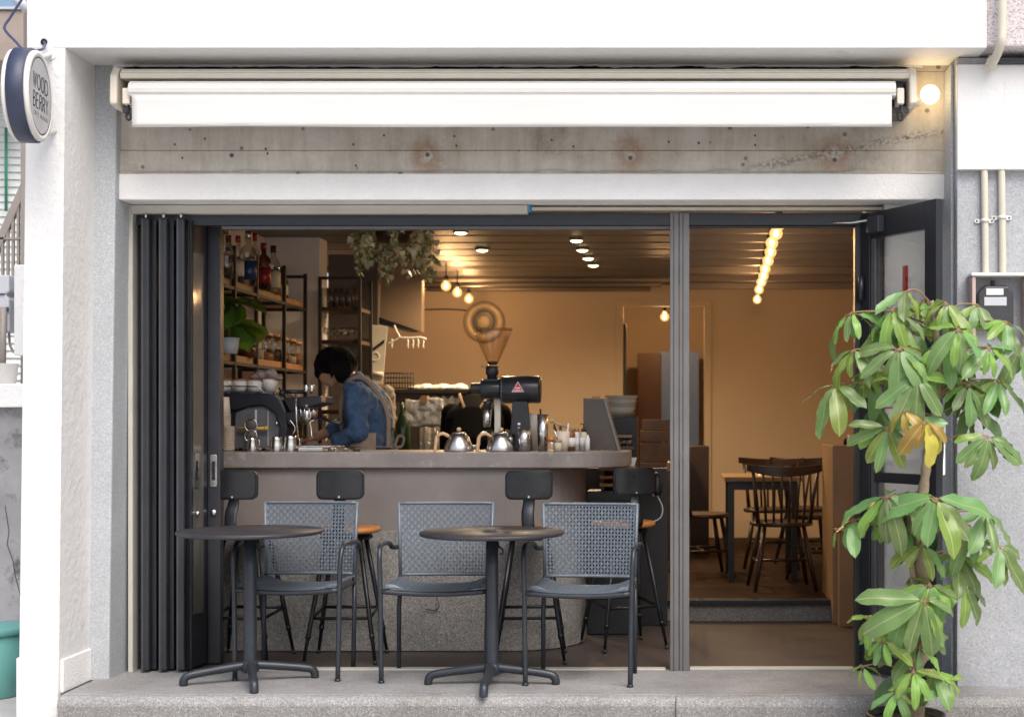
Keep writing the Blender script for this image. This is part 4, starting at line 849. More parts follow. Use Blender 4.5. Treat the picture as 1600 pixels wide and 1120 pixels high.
# leaning menu stand
MS = thing('menu_stand', 'grey triangular metal stand on the rounded counter end', 'stand', (X(935, 7.95), 7.95, ZC), world=True)
m = MB(); m.prism([(X(912, 7.95), ZC + .001), (X(965, 7.95), ZC + .001), (X(943, 7.95), Z(623, 7.95)), (X(912, 7.95), Z(622, 7.95))], 'y', 7.92, 7.932); m.build('side_plate', 'board_grey', MS, bevel=.002)
m = MB(); a_, b_ = Vector((X(943, 7.95), 0, Z(623, 7.95))), Vector((X(966, 7.95), 0, ZC + .001)); dd = (b_ - a_).normalized(); nn_ = Vector((-dd.z, 0, dd.x)) * -.012
m.hexa([(a_.x, 7.915, a_.z), (b_.x, 7.915, b_.z), (b_.x, 8.12, b_.z), (a_.x, 8.12, a_.z)], [(a_.x - nn_.x, 7.915, a_.z - nn_.z), (b_.x - nn_.x, 7.915, b_.z), (b_.x - nn_.x, 8.12, b_.z), (a_.x - nn_.x, 8.12, a_.z - nn_.z)]); m.build('sloping_plate', 'plaster_mauve', MS)
m = MB(); m.box(X(925, 7.95), X(938, 7.95), 7.94, 7.98, Z(622, 7.95), Z(619, 7.95)); m.build('top_grip', 'seat_wood', MS)
# stacked dishes on a dark pedestal behind the counter end
PD = thing('dark_pedestal', 'dark cabinet behind the menu stand carrying stacked dishes', 'cabinet', (X(977, 9.0), 9.0, .132 if False else -.004), world=True)
m = MB(); m.box(X(953, 8.9), X(998, 8.9), 8.5, 8.78, -.004, Z(652, 8.9)); m.build('carcass', 'black_plastic', PD, bevel=.004)
zz = Z(652, 8.9) + .001
for q, (r0, h) in enumerate(((.085, .030), (.088, .028), (.094, .022), (.098, .022), (.104, .026))):
    t = thing('stacked_bowl', 'pale green grey bowl, %s from the bottom of the stack by the doorway' % ORD[q], 'bowl', (X(971, 8.64), 8.64, zz), group='stacked bowls')
    m = MB(); m.lathe([(0, 0), (r0 * .8, 0), (r0, h * .9), (r0 + .004, h), (r0 - .004, h), (0, h * .9)], n=28); m.build('shell', 'ceramic' if q % 2 else 'grey_bowl' if 'grey_bowl' in M else pm('grey_bowl', (.52, .50, .42), .35), t)
    zz += h + .001
TR = MB(); p = at(985, 690, 8.3)
# small glassware tray at the counter end
gt = thing('glass_tray', 'tray of upturned glasses beside the menu stand', 'tray', (X(975, 8.45), 8.45, 1.03), world=True)
m = MB(); m.box(X(962, 8.45), X(990, 8.45), 8.36, 8.5, Z(702, 8.45), Z(697, 8.45)); m.build('tray', 'board_grey', gt, bevel=.003)
for q in range(3):
    m = MB(); m.lathe([(.016, 0), (.02, .05), (0, .052)], (X(966 + 9 * q, 8.43), 8.43, Z(697, 8.45)), 14); m.build('tumbler', 'clear_glass', gt)
m = MB(); m.box(X(964, 8.5), X(988, 8.5), 8.38, 8.46, Z(683, 8.5), Z(679, 8.5)); m.build('wood_lid', 'mid_wood', gt)
# wooden flap shelf and drawers under the counter end
SD = thing('side_station', 'dark drawer unit with wooden trays at the counter end', 'drawer unit', (X(960, 8.3), 8.4, -.004), world=True)
m = MB(); m.box(X(918, 8.3), X(1000, 8.3), 8.26, 8.6, 0, Z(766, 8.3)); m.build('carcass', 'alu_dark', SD, bevel=.004)
m = MB(); m.box(X(896, 8.65), X(1043, 8.65), 8.62, 8.70, 0, Z(731, 8.65)); m.build('rear_panel', 'black_plastic', SD)
m = MB(); m.box(X(936, 8.25), X(992, 8.25), 8.22, 8.6, Z(735, 8.25), Z(728, 8.25)); m.build('wood_top', 'mid_wood', SD, bevel=.003)
m = MB(); m.box(X(938, 8.25), X(944, 8.25), 8.3, 8.55, Z(766, 8.25), Z(735, 8.25)); m.box(X(984, 8.25), X(990, 8.25), 8.3, 8.55, Z(766, 8.25), Z(735, 8.25)); m.build('upright', 'black_plastic', SD)
for py in (748, 760):
    m = MB(); m.box(X(937, 8.25), X(975, 8.25), 8.25, 8.55, Z(py, 8.25), Z(py - 5, 8.25)); m.build('tray', 'seat_wood', SD, bevel=.003)
m = MB(); m.box(X(916, 8.25), X(1000, 8.25), 8.245, 8.258, Z(781, 8.25), Z(779, 8.25)); m.build('drawer_gap', 'black_plastic', SD)
m = MB(); p = at(983, 724, 8.3); m.hexa([p + Vector((-.012, 0, -.02)), p + Vector((.03, 0, -.02)), p + Vector((.03, .02, -.02)), p + Vector((-.012, .02, -.02))], [p + Vector((.0, 0, .035)), p + Vector((.045, 0, .035)), p + Vector((.045, .02, .035)), p + Vector((.0, .02, .035))]); tag(m.build('receipt_pad', 'paper'), 'white receipt pad leaning on the wooden shelf of the drawer unit', 'notepad')
m = MB(); m.tube(curve([at(1026, 772, 8.5), at(1035, 792, 8.5), at(1032, 808, 8.48), at(1018, 815, 8.46), at(1008, 812, 8.4)], 8), .0045, 8); tag(m.build('power_cable', 'cable_white'), 'white cable looping down behind the askew bar stool', 'cable')
hg = thing('hand_mixer', 'dark pear shaped handset hanging beside the mullion', 'handset', at(1027, 755, 8.55), world=True)
m = MB(); m.lathe([(0, -.075), (.02, -.072), (.032, -.045), (.03, -.01), (.018, .03), (.012, .06), (0, .062)], at(1027, 755, 8.5), 18); m.build('body', 'machine_black', hg)
m = MB(); m.tube(curve([at(1027, 738, 8.5), at(1018, 742, 8.5), at(1014, 760, 8.5), at(1022, 775, 8.5)], 6), .004, 8); m.build('cord', 'cable_white', hg)

# espresso machine, seen from its side
ed = 7.92; k = s_(ed)
E = thing('espresso_machine', 'black espresso machine with round side window at the left of the counter', 'espresso machine', (X(420, ed), ed, ZC), world=True)
def ep(px, py, dd=0): return at(px, py, ed + dd)
def poly(pts): return [(X(a, ed), Z(b, ed)) for a, b in pts]
arc = [(410 + 33 * math.cos(R(a)), 668 + 34 * math.sin(R(a))) for a in range(-10, -181, -15)]
sp_ = poly([(340, 700), (340, 615), (430, 615), (438, 622), (447, 645), (448, 668), (444, 690), (437, 700)])
m = MB(); m.prism(sp_, 'y', ed + .012, ed + .36); m.build('body', 'machine_black', E, bevel=.01)
# side frame band
def ring(pts, wd, y0, y1, mat, nm_, par):
    m = MB(); m.tube([ep(a, b, (y0 + y1) / 2) for a, b in pts], wd, 10); return m.build(nm_, mat, par)
fr = [(340, 619), (390, 620), (420, 622), (432, 630), (441, 648), (442, 668), (438, 688), (430, 698)]
m = MB(); pts = [ep(a, b, 0) for a, b in fr]
out_ = [(340, 614), (395, 614), (424, 615), (434, 622), (446, 643), (448, 668), (444, 690), (436, 701)]; inn_ = [(340, 632), (366, 640), (388, 634), (412, 632), (430, 645), (438, 668), (434, 690), (428, 701)]
vs = [ep(a, b, -.02) for a, b in out_] + [ep(a, b, -.02) for a, b in inn_] + [ep(a, b, .012) for a, b in out_] + [ep(a, b, .012) for a, b in inn_]
n = len(out_); fs = []
for i in range(n - 1):
    fs += [(i, i + 1, n + i + 1, n + i), (2 * n + i, 3 * n + i, 3 * n + i + 1, 2 * n + i + 1), (i, 2 * n + i, 2 * n + i + 1, i + 1), (n + i, n + i + 1, 3 * n + i + 1, 3 * n + i)]
m.add(vs, fs); m.build('side_frame', 'machine_navy' if 'machine_navy' in M else pm('machine_navy', (.025, .028, .038), .35, .2), E, bevel=.003)
m = MB(); m.prism(poly([(368, 645), (388, 636), (412, 634), (429, 646), (437, 668), (433, 690), (427, 700), (366, 700)]), 'y', ed + .006, ed + .0105); sw = m.build('side_window', 'clear_side' if 'clear_side' in M else pm('clear_side', (.20, .20, .215), .12, .3, var=.3, vs=7), E)
for a_, b_ in ((398, 401), (418, 419)): m = MB(); m.box(X(a_, ed), X(b_, ed), ed + .004, ed + .0058, Z(696, ed), Z(640, ed)); m.build('painted_reflection', 'box_grey', sw)  # pale bars painted as a reflection in the side window
m = MB(); m.lathe([(.012, 0), (.01, .006), (0, .007)], ep(432, 661, .004), 14, Matrix.Rotation(R(90), 3, 'X')); m.build('side_knob', 'steel', sw)
m = MB(); m.tube([ep(372, 669, -.03), ep(418, 669, -.03)], .009, 8); m.ball(ep(416, 669, -.03), .013, 10, 8); m.build('yellow_lever', 'yellow', E)
m = MB(); m.prism(poly([(340, 612), (428, 612), (428, 615), (340, 615)]), 'y', ed - .015, ed + .36); m.build('cup_tray', 'steel', E)
m = MB(); m.tube([ep(340, 603, -.02), ep(403, 604, -.02), ep(412, 613, -.02)], .004, 8); m.tube([ep(340, 603, .35), ep(403, 604, .35), ep(412, 613, .35)], .004, 8); m.build('cup_rail', 'steel', E)
# brew group at the machine's right
m = MB(); m.prism(poly([(440, 622), (500, 618), (502, 630), (452, 644)]), 'y', ed + .02, ed + .3); m.build('group_cover', 'machine_black', E, bevel=.006)
gx_ = ep(480, 640, .06); 
m = MB(); m.lathe([(0, -.02), (.018, -.02), (.022, -.004), (.040, .004), (.047, .016), (.048, .055), (.042, .062), (.042, .095), (.03, .102), (0, .102)], (gx_.x, gx_.y, Z(658, ed)), 24); gh = m.build('group_head', 'steel', E)
m = MB(); m.lathe([(.055, .064), (.060, .067), (.060, .078), (.055, .082)], (gx_.x, gx_.y, Z(658, ed)), 24); m.build('group_collar', 'machine_black', gh)
for q in range(5):
    a = R(-90 - 50 + 25 * q); m = MB(); m.tube([(gx_.x + .056 * math.cos(a), gx_.y + .056 * math.sin(a), Z(652, ed)), (gx_.x + .056 * math.cos(a), gx_.y + .056 * math.sin(a), Z(636, ed))], .005, 6); m.build('group_bolt', 'steel', gh)
for px in (478.5, 487): m = MB(); m.lathe([(.008, -.012), (.015, 0), (.0155, .035), (.012, .038), (0, .038)], ep(px, 611, .05), 16); m.build('chrome_knob', 'steel', E)
m = MB(); m.tube([ep(483, 654, .04), ep(496, 652, .02)], .010, 10); m.tube([ep(496, 652, .02), ep(534, 662, -.03)], [.012, .017], 12, flat=.7); m.build('portafilter', 'machine_black', E)
m = MB(); m.tube(curve([ep(484, 660, .02), ep(486, 670, .02), ep(487, 683, .01)], 4), .004, 8); m.tube([ep(462, 616, -.02), ep(463, 650, -.03), ep(465, 683, -.03)], .005, 8); m.tube(curve([ep(452, 655, .0), ep(461, 668, 0), ep(457, 678, 0)], 4), .004, 8); m.build('steam_wand', 'steel', E)
m = MB(); m.ball(ep(441, 614, .02), .02, 14, 10); m.tube([ep(436, 606, .02), ep(446, 622, .02)], .006, 8); m.tube([ep(441, 612, .02), ep(475, 612, .05)], .012, 10); m.build('steam_valve', 'machine_black', E)
m = MB(); m.prism(poly([(443, 646), (464, 640), (470, 656), (450, 664)]), 'y', ed - .0, ed + .25); m.build('drip_panel', 'machine_black', E, bevel=.006)
m = MB(); m.box(X(445, ed), X(520, ed), ed - .0, ed + .3, ZC + .001, Z(697, ed)); m.build('drip_tray', 'steel', E, bevel=.004)
# cups on the machine
for q, (px, dd, py) in enumerate(((350, 0, 612), (375, 0, 612), (398, 0, 612), (422, .02, 612), (362, .12, 612), (386, .12, 612), (410, .12, 612))):
    d_ = ed + .05 + dd; t = thing('coffee_cup', 'upturned white cup on the espresso machine, %s %s' % (ORD[q % 4] if q < 4 else ORD[q - 4], 'from the left in the front row' if q < 4 else 'from the left in the back row'), 'cup', (X(px, d_), d_, Z(612, ed) + .0015), group='cups on the espresso machine')
    m = MB(); m.lathe([(.036, 0), (.041, .03), (.040, .052), (.034, .062)] if q != 3 else [(.030, 0), (.042, .05), (.044, .07), (.040, .07)], n=22); m.build('bowl', 'ceramic', t)
    m = MB(); m.lathe([(.0335, .063), (.034, .070), (0, .073)], n=22) if q != 3 else m.lathe([(.045, .071), (.044, .076), (0, .078)], n=22); m.build('saucer', 'brown_rim', t)
def clothblob(name, label, cat, pts, mat, vox=.006, disp=.015, parent=None):
    m = MB()
    for c, r in pts: m.ball(c, r, 14, 10)
    o = m.build(name, mat, parent, mods=[('REMESH', {'mode': 'VOXEL', 'voxel_size': vox, 'use_smooth_shade': True}), ('SMOOTH', {'factor': .6, 'iterations': 6})], recalc=False)
    tx = bpy.data.textures.new(name, 'CLOUDS'); tx.noise_scale = .035; dm = o.modifiers.new('displace', 'DISPLACE'); dm.texture = tx; dm.strength = disp
    if label: tag(o, label, cat)
    return o
zt_ = Z(612, ed) + .078
clothblob('dish_cloth', 'crumpled mauve grey cloth on top of the cups', 'cloth', [((X(412, 8.0), 8.0, zt_ + .02), (.05, .05, .028)), ((X(424, 8.0), 7.99, zt_ + .026), (.035, .05, .03)), ((X(400, 8.0), 8.01, zt_ + .008), (.04, .05, .016)), ((X(436, 8.0), 7.98, zt_ + .0), (.03, .05, .012))], 'grey_cloth')
# paper cup stacks
for q, (px, d_, n_, lab) in enumerate(((351, 7.8, 16, 'tall stack of paper cups at the left end of the counter'), (357, 7.76, 11, 'short stack of paper cups in front of the tall stack'))):
    t = thing('cup_stack', lab, 'paper cups', (X(px, d_), d_, ZC), group='paper cup stacks')
    for j in range(n_):
        m = MB(); z0 = .0125 * j; m.lathe([(.032, z0), (.034, z0 + .0118), (.0355, z0 + .012), (.0355, z0 + .0135), (.031, z0 + .0138)], n=18); m.build('cup', 'paper_cup', t)
    if q == 0: m = MB(); m.lathe([(.033, .2), (.024, .30), (0, .301)], n=18); m.build('top_cup', 'paper_cup', t)
# milk pitchers, strainers, tins
def pitcher(px, d, lab, h=.085, r=.038, tilt=0):
    t = thing('milk_pitcher', lab, 'pitcher', (X(px, d), d, ZC), group='steel milk pitchers'); t.rotation_euler = (0, R(tilt), 0)
    m = MB(); m.lathe([(0, 0), (r, 0), (r + .001, .004), (r * .96, h * .45), (r * .82, h * .8), (r * .88, h), (r * .86, h), (r * .80, h * .8), (r * .93, h * .45), (0, .003)], n=24); m.build('body', 'steel', t)
    m = MB(); m.tube(curve([(r * .8, -.01, h * .85), (r * 1.5, -.02, h * .8), (r * 1.5, -.02, h * .35), (r * .95, -.01, h * .2)], 5), .005, 8, flat=.5); m.build('handle', 'steel', t)
    return t
pitcher(394, 7.78, 'steel pitcher below the round strainers', .078, .030); pitcher(432, 7.78, 'steel milk pitcher left of the pair by the machine', .082, .036); pitcher(454, 7.77, 'steel milk pitcher right of the pair by the machine', .088, .036)
SR = thing('tea_strainer', 'pair of round mesh strainers leaning behind the steel pitcher', 'strainer', (X(392, 7.84), 7.84, ZC), world=True)
for cy in (664, 681):
    c = at(392, cy, 7.84); m = MB(); m.tube([c + Vector((.034 * math.cos(R(15 * q)), 0, .034 * math.sin(R(15 * q)))) for q in range(25)], .0035, 8, cap=False); h_ = m.build('hoop', 'steel', SR)
    m = MB(); m.ball(c + Vector((0, .006, 0)), (.032, .012, .032), 18, 10); m.build('mesh_bowl', 'board_grey', h_)
m = MB(); m.tube([at(392, 690, 7.84), at(394, 705, 7.84)], .004, 6); m.build('handle', 'steel', SR)
SCL = thing('scale_tray', 'flat steel scale on the counter in front of the barista', 'scale', (X(490, 7.78), 7.78, ZC), world=True)
m = MB(); m.box(X(470, 7.78), X(508, 7.78), 7.72, 7.84, ZC + .001, ZC + .022); m.build('base', 'steel', SCL, bevel=.003)
m = MB(); m.box(X(473, 7.78), X(518, 7.78), 7.73, 7.85, ZC + .024, ZC + .030); m.build('plate', 'box_grey', SCL, bevel=.002)
for q, px in enumerate((519, 540, 557)):
    lathe_thing('small_tin', 'small round steel tin on the counter edge, %s of three from the left' % ORD[q], 'tin', px, 7.76, [(0, 0), (.019, 0), (.021, .016), (.022, .018), (0, .019)], 'steel' if q != 2 else 'board_grey', group='round steel tins')
# interior: left rack
RK = thing('wall_rack', 'black steel rack with timber shelves along the left wall', 'shelf', (-2.7, 9.0, -.004), world=True)
xf_, xr_ = -2.55, -2.84
dp = (8.2, 8.64, 9.26, 9.79)
for d_ in dp:
    m = MB(); m.box(xf_ - .011, xf_ + .011, d_ - .011, d_ + .011, -.003, 2.27); m.build('post', 'rack_metal', RK)
    m = MB(); m.box(xr_ - .011, xr_ + .011, d_ - .011, d_ + .011, -.003, 2.27); m.build('post', 'rack_metal', RK)
    for z_ in (2.26, 2.03, 1.595):
        m = MB(); m.box(xr_ + .012, xf_ - .012, d_ - .009, d_ + .009, z_ - .02, z_); m.build('cross_bar', 'rack_metal', RK)
for z_ in (2.03, 1.595, 1.15):
    m = MB(); m.box(xr_ + .0115, xf_ - .012, 7.7, 9.82, z_ + .0005, z_ + .04); m.build('shelf_board', 'shelf_wood', RK, bevel=.003)
    m = MB(); m.box(xf_ - .008, xf_ + .008, 7.7, 9.8, z_ - .018, z_); m.build('rail', 'rack_metal', RK)
m = MB(); m.box(xf_ - .009, xf_ + .009, 7.7, 8.2, 1.19, 1.205); m.build('rail', 'rack_metal', RK)
def bottle(px, d, z, h, r, mat, cap, lab, x=None, labelmat=None):
    t = thing('bottle', lab, 'bottle', (X(px, d), d, z), group='bottles on the upper shelf')
    m = MB(); m.lathe([(0, 0), (r, 0), (r, h * .58), (r * .8, h * .68), (r * .34, h * .76), (r * .34, h * .9), (0, h * .9)], n=18); m.build('body', mat, t)
    m = MB(); m.lathe([(r * .42, h * .86), (r * .42, h), (0, h)], n=12); m.build('cap', cap, t)
    m = MB(); m.lathe([(r * 1.01, h * .12), (r * 1.01, h * .45)], n=18); m.build('paper_label', labelmat or 'label_cream', t)
zb_ = 2.0705
for px, d_, h, r, mt_, cp_, lb, lab in ((352, 8.12, .30, .045, 'clear_glass', 'amber', 'clear_glass', 'clear round bottle at the near end of the upper shelf'), (357, 8.35, .28, .04, 'clear_glass', 'bottle_red', 'label_cream', 'clear bottle with a dark red cap on the upper shelf'), (372, 8.3, .27, .035, 'clear_glass', 'bottle_red', 'label_cream', 'slim clear bottle with a tall red stopper on the upper shelf'), (388, 8.55, .33, .05, 'clear_glass', 'steel', 'bottle_blue' if 'bottle_blue' in M else pm('bottle_blue', (.02, .05, .16), .3), 'large clear bottle with a blue label on the upper shelf'), (398, 8.85, .36, .034, 'clear_glass', 'bottle_red', 'label_cream', 'tall bottle with a red top behind the blue label'), (412, 8.8, .29, .046, 'amber_glass', 'bottle_red', 'bottle_red', 'amber bottle with a red label on the upper shelf'), (427, 9.1, .31, .046, 'clear_glass', 'black_plastic', 'label_cream', 'clear bottle with a black stopper and cream label'), (424, 9.35, .22, .04, 'amber_glass', 'brown_rim', 'label_cream', 'short amber bottle behind the cream label'), (441, 9.5, .20, .04, 'amber_glass', 'black_plastic', 'label_cream', 'short brown bottle at the far end of the upper shelf')):
    bottle(px, d_, zb_, h, r, mt_, cp_, lab, labelmat=lb)
zj_ = 1.6355
for q, (px, d_, h, r) in enumerate(((375, 8.75, .17, .06), (386, 8.55, .16, .055), (398, 8.95, .17, .06), (413, 9.1, .16, .06), (427, 9.25, .16, .055), (440, 9.42, .15, .05), (452, 9.6, .15, .05), (462, 9.72, .14, .045))):
    t = thing('storage_jar', 'glass storage jar with contents on the middle shelf, %s from the left' % ORD[q], 'jar', (X(px, d_), d_, zj_), group='storage jars')
    m = MB(); m.lathe([(0, 0), (r, 0), (r, h * .85), (r * .85, h), (0, h)], n=20); m.build('body', 'clear_glass', t)
    m = MB(); m.lathe([(0, .003), (r * .93, .003), (r * .93, h * (.25 + .35 * ((q * 37 % 10) / 10))), (0, h * .4)], n=18); m.build('contents', ('hopper_beans', 'amber', 'label_cream', 'brown_rim')[q % 4], t)
    m = MB(); m.lathe([(r * .9, h), (r * .92, h + .018), (0, h + .02)], n=18); m.build('lid', 'brown_rim', t)
# potted leafy plant on the rack
PP = thing('shelf_plant', 'broad leaved green plant at the near end of the rack', 'plant', (X(358, 8.05), 8.05, zj_), world=False)
m = MB(); m.lathe([(0, 0), (.045, 0), (.06, .09), (.055, .09), (.04, .01)], n=20); m.build('pot', 'box_grey', PP)
def leafmesh(L, W, droop, fold, seed, nl=10, sweep=0, curl=0):
    rnd = random.Random(seed); vs = []; fs = []; ph = rnd.uniform(0, 6)
    for i in range(nl + 1):
        t = i / nl; wdt = W * max(0, 1 - abs((t - .56) / .58) ** 2.3) ** .75 if t < .9 else W * (.60 * (1 - t) / .1) ** .9
        wdt = max(wdt, .0006 if i == nl else W * .05)
        y = L * t * (1 - .12 * droop * t); z = -droop * L * .45 * t * t + .004 * math.sin(t * 9 + ph); x = sweep * L * t * t
        for q, sx in enumerate((-1, -.55, 0, .55, 1)):
            rip = (.0035 * math.sin(t * 13 + ph + sx * 2) + .003 * math.sin(t * 29 + ph * 2 + sx)) * abs(sx)
            vs.append((x * 0 + sx * wdt / 2 + 0, y, z + fold * abs(sx) * wdt * .5 * (1 - curl * t) + rip))
    for i in range(nl):
        for q in range(4): fs.append((i * 5 + q, i * 5 + q + 1, (i + 1) * 5 + q + 1, (i + 1) * 5 + q))
    me = bpy.data.meshes.new('leaf'); me.from_pydata(vs, [], fs); me.polygons.foreach_set('use_smooth', [True] * len(fs)); me.update(); return me
bl = leafmesh(.16, .15, .9, .3, 2); bl.materials.append(M['big_leaf'])
for q in range(13):
    o = bpy.data.objects.new('leaf', bl); COL.objects.link(o); o.parent = PP; a = q * 2.4; h_ = .16 + .14 * ((q * 7) % 5) / 5
    o.location = (.03 * math.cos(a), .03 * math.sin(a), h_); o.rotation_euler = (R(-15 + 12 * (q % 4)), R(10 * (q % 3) - 10), a); o.scale = (1.45, 1.45, 1.45)
m = MB(); [m.tube([(0, 0, .08), (.015 * math.cos(q), .015 * math.sin(q), .3)], .004, 6) for q in range(4)]; m.build('stem', 'petiole', PP)
# second rack with glasses
R2 = thing('glass_rack', 'black metal rack of drinking glasses behind the barista', 'shelf', (X(535, 9.95), 9.95, -.004), world=True)
x0, x1 = X(501, 9.9), X(563, 9.9)
for xx in (x0, x1):
    for yy in (9.86, 9.98) if False else (9.88, 10.24):
        if xx == x0 and yy > 10: continue
        m = MB(); m.box(xx - .011, xx + .011, yy - .011, yy + .011, -.003, 2.26); m.build('post', 'rack_metal', R2)
lv = [Z(480, 9.9), Z(531, 9.9), Z(585, 9.9), Z(640, 9.9)]
for z_ in lv:
    m = MB(); m.box(x0 + .0, x1 + .0, 9.885, 10.235, z_ - .03, z_); m.build('shelf_board', 'dark_wood', R2, bevel=.003)
m = MB(); m.box(x0, x1, 9.87, 9.89, 2.24, 2.26); m.build('rail', 'rack_metal', R2)
gcount = 0
for li, (z_, ps, h) in enumerate(((lv[0], (508, 517, 526, 536, 546, 555), .14), (lv[1], (512, 523, 534, 545, 555), .09), (lv[2], (545, 554), .13))):
    for q, px in enumerate(ps):
        t = thing('drinking_glass', 'clear drinking glass on the %s level of the glass rack, %s from the left' % (('top', 'second', 'third')[li], ORD[q]), 'glass', (X(px, 9.97), 9.97, z_ + .0005), group='glasses on the rack')
        if li == 1: m = MB(); m.lathe([(.022, 0), (.004, .006), (.004, .03), (.03, .05), (.034, .07), (.028, .09), (.026, .09), (.03, .07), (.0, .034)], n=16)
        else: m = MB(); m.lathe([(0, 0), (.028, 0), (.034, h), (.0325, h), (.0265, .006), (0, .006)], n=16)
        m.build('bowl', 'clear_glass', t)
# panel coloured dark to stand for the dim recess; kitchen hood
m = MB(); m.box(X(513, 10.6), X(590, 10.6), 10.6, 10.65, .0, 2.5); tag(m.build('dim_recess_panel', 'board_grey'), 'dark grey panel standing for the dim recess behind the glass rack', 'partition')
HD = thing('kitchen_hood', 'brown metal kitchen hood hanging above the back counter', 'range hood', (X(625, 11.2), 11.2, Z(505, 11.2)), world=True)
m = MB(); m.hexa([(X(594, 11.0), 11.0, Z(497, 11.0)), (X(659, 11.0), 11.0, Z(519, 11.0)), (X(659, 11.0), 11.12, Z(519, 11.0)), (X(594, 11.0), 11.12, Z(497, 11.0))], [(X(594, 11.0), 11.0, CZ - .02), (X(659, 11.0), 11.0, CZ - .02), (X(659, 11.0), 11.12, CZ - .02), (X(594, 11.0), 11.12, CZ - .02)]); m.build('canopy', 'hood_brown', HD, bevel=.004)
m = MB(); m.hexa([at(566, 500, 10.95), at(655, 519.5, 10.95), at(640, 519.5, 11.4), at(566, 500, 11.4)], [at(566, 494, 10.95), at(594, 496, 10.95), at(655, 518, 11.4), at(566, 494, 11.4)]); m.build('filter_tray', 'alu_black', HD)
# white folding board, clip hanger, basket, back counter
WB = thing('folding_board', 'cream plastic panel propped up behind the barista', 'board', (X(590, 10.4), 10.4, 1.2), world=True)
m = MB(); m.hexa([at(578, 600, 10.4), at(598, 601, 10.4), at(598, 601, 10.46), at(578, 600, 10.46)], [at(577, 507, 10.4), at(606, 510, 10.4), at(606, 510, 10.46), at(577, 507, 10.46)]); m.build('panel', 'plastic_board', WB, bevel=.004)
m = MB(); m.hexa([at(577, 552, 10.385), at(600, 536, 10.385), at(600, 536, 10.398), at(577, 552, 10.398)], [at(577, 548, 10.385), at(601, 530, 10.385), at(601, 530, 10.398), at(577, 548, 10.398)]); m.build('strap', 'black_plastic', WB)
m = MB(); c = at(586, 557, 10.395); m.tube([c + Vector((.03 * math.cos(R(20 * q)), 0, .03 * math.sin(R(20 * q)))) for q in range(19)], .006, 8, cap=False); m.build('dial', 'ceramic', WB)
m = MB(); m.tube([at(577, 582, 10.38), at(599, 585, 10.38)], .016, 10); m.build('roller', 'plastic_board', WB)
CH = thing('clip_hanger', 'white clip hanger hooked under the kitchen hood', 'hanger', at(620, 525, 10.9), world=True)
m = MB(); m.tube(curve([at(616, 508, 10.9), at(620, 518, 10.9), at(624, 526, 10.9), at(616, 532, 10.9), at(606, 537, 10.9)], 5), .008, 8); m.tube(curve([at(622, 527, 10.9), at(640, 528, 10.9), at(656, 527, 10.9), at(666, 530, 10.9)], 5), .009, 8); m.build('arm', 'clip_white', CH)
for px in (612, 637, 645, 653, 661): m = MB(); m.tube([at(px, 529, 10.9), at(px + 1, 534, 10.9), at(px, 540, 10.9), at(px + 1, 544, 10.9)], .006, 6); m.build('clip', 'clip_white', CH)
BC = thing('back_counter', 'dark back counter with a plastic curtain behind the bar', 'counter', (X(690, 10.5), 10.5, -.004), world=True)
zt2 = Z(608, 10.4)
m = MB(); m.box(X(600, 10.4), X(775, 10.4), 10.4, 11.0, zt2 - .03, zt2); m.build('top', 'rack_metal', BC, bevel=.003)
m = MB(); m.box(X(604, 10.4), X(770, 10.4), 10.45, 11.0, 0, zt2 - .031); m.build('carcass', 'board_grey', BC)
m = MB(); nx = 40; vs = []
for i in range(nx + 1):
    x = X(655, 10.42) + (X(768, 10.42) - X(655, 10.42)) * i / nx; y = 10.425 + .008 * math.sin(i * 1.3) + .006 * mnoise.noise((i * .5, 0, 0)); vs += [(x, y, .4), (x, y, zt2 - .032)]
m.add(vs, [(2 * i, 2 * i + 2, 2 * i + 3, 2 * i + 1) for i in range(nx)], True); m.build('plastic_curtain', 'clear_plastic', BC, mods=[('SOLIDIFY', {'thickness': .001})])
clothblob('white_towel', 'pale towel lying along the top of the back counter', 'towel', [((X(648 + 9 * q, 10.6), 10.6, zt2 + .012), (.06, .1, .02 + .008 * (q % 3))) for q in range(9)], 'ceramic', .008, .012)
BG = MB(); vs = []; fs = []; nx, nz = 16, 10
for j in range(nz + 1):
    for i in range(nx + 1):
        px = 633 + 60 * i / nx; py = 623 + 44 * j / nz + 2 * math.sin(i * .4)
        p = at(px, py, 10.1); p.y += .02 * mnoise.noise((i * .4, j * .5, 3)) + .008 * mnoise.noise((i * 1.3, j * 1.5, 7)); vs.append(p)
BG.add(vs, [(j * (nx + 1) + i, j * (nx + 1) + i + 1, (j + 1) * (nx + 1) + i + 1, (j + 1) * (nx + 1) + i) for j in range(nz) for i in range(nx)], True)
bgo = thing('plastic_bag', 'shiny clear plastic bag hanging on the back counter', 'bag', at(663, 667, 10.1), world=True)
BG.build('film', 'bag_film' if 'bag_film' in M else pm('bag_film', (.52, .52, .53), .12, .2, var=.2, vs=8, bs=20, bp=.5, bd=.02), bgo, mods=[('SOLIDIFY', {'thickness': .03})])
m = MB(); m.box(X(658, 10.08), X(668, 10.08), 10.06, 10.15, Z(630, 10.08), Z(618, 10.08)); m.build('clip', 'mid_wood', bgo)
WK = thing('wire_basket', 'black wire basket on the end of the back counter', 'basket', (X(622, 10.7), 10.7, zt2), world=True)
for q in range(11):
    px = 602 + 4.4 * q
    for py, yy in ((607, 10.5), (606, 10.75)): MB().tube([at(px, py, yy), at(px, 583, yy)], .0035, 6).build('wire', 'rack_metal', WK)
for py in (583, 590, 598, 606): m = MB(); m.tube([at(602, py, 10.5), at(646, py, 10.5), at(646, py, 10.75), at(602, py, 10.75), at(602, py, 10.5)], .005, 6); m.build('hoop', 'rack_metal', WK)
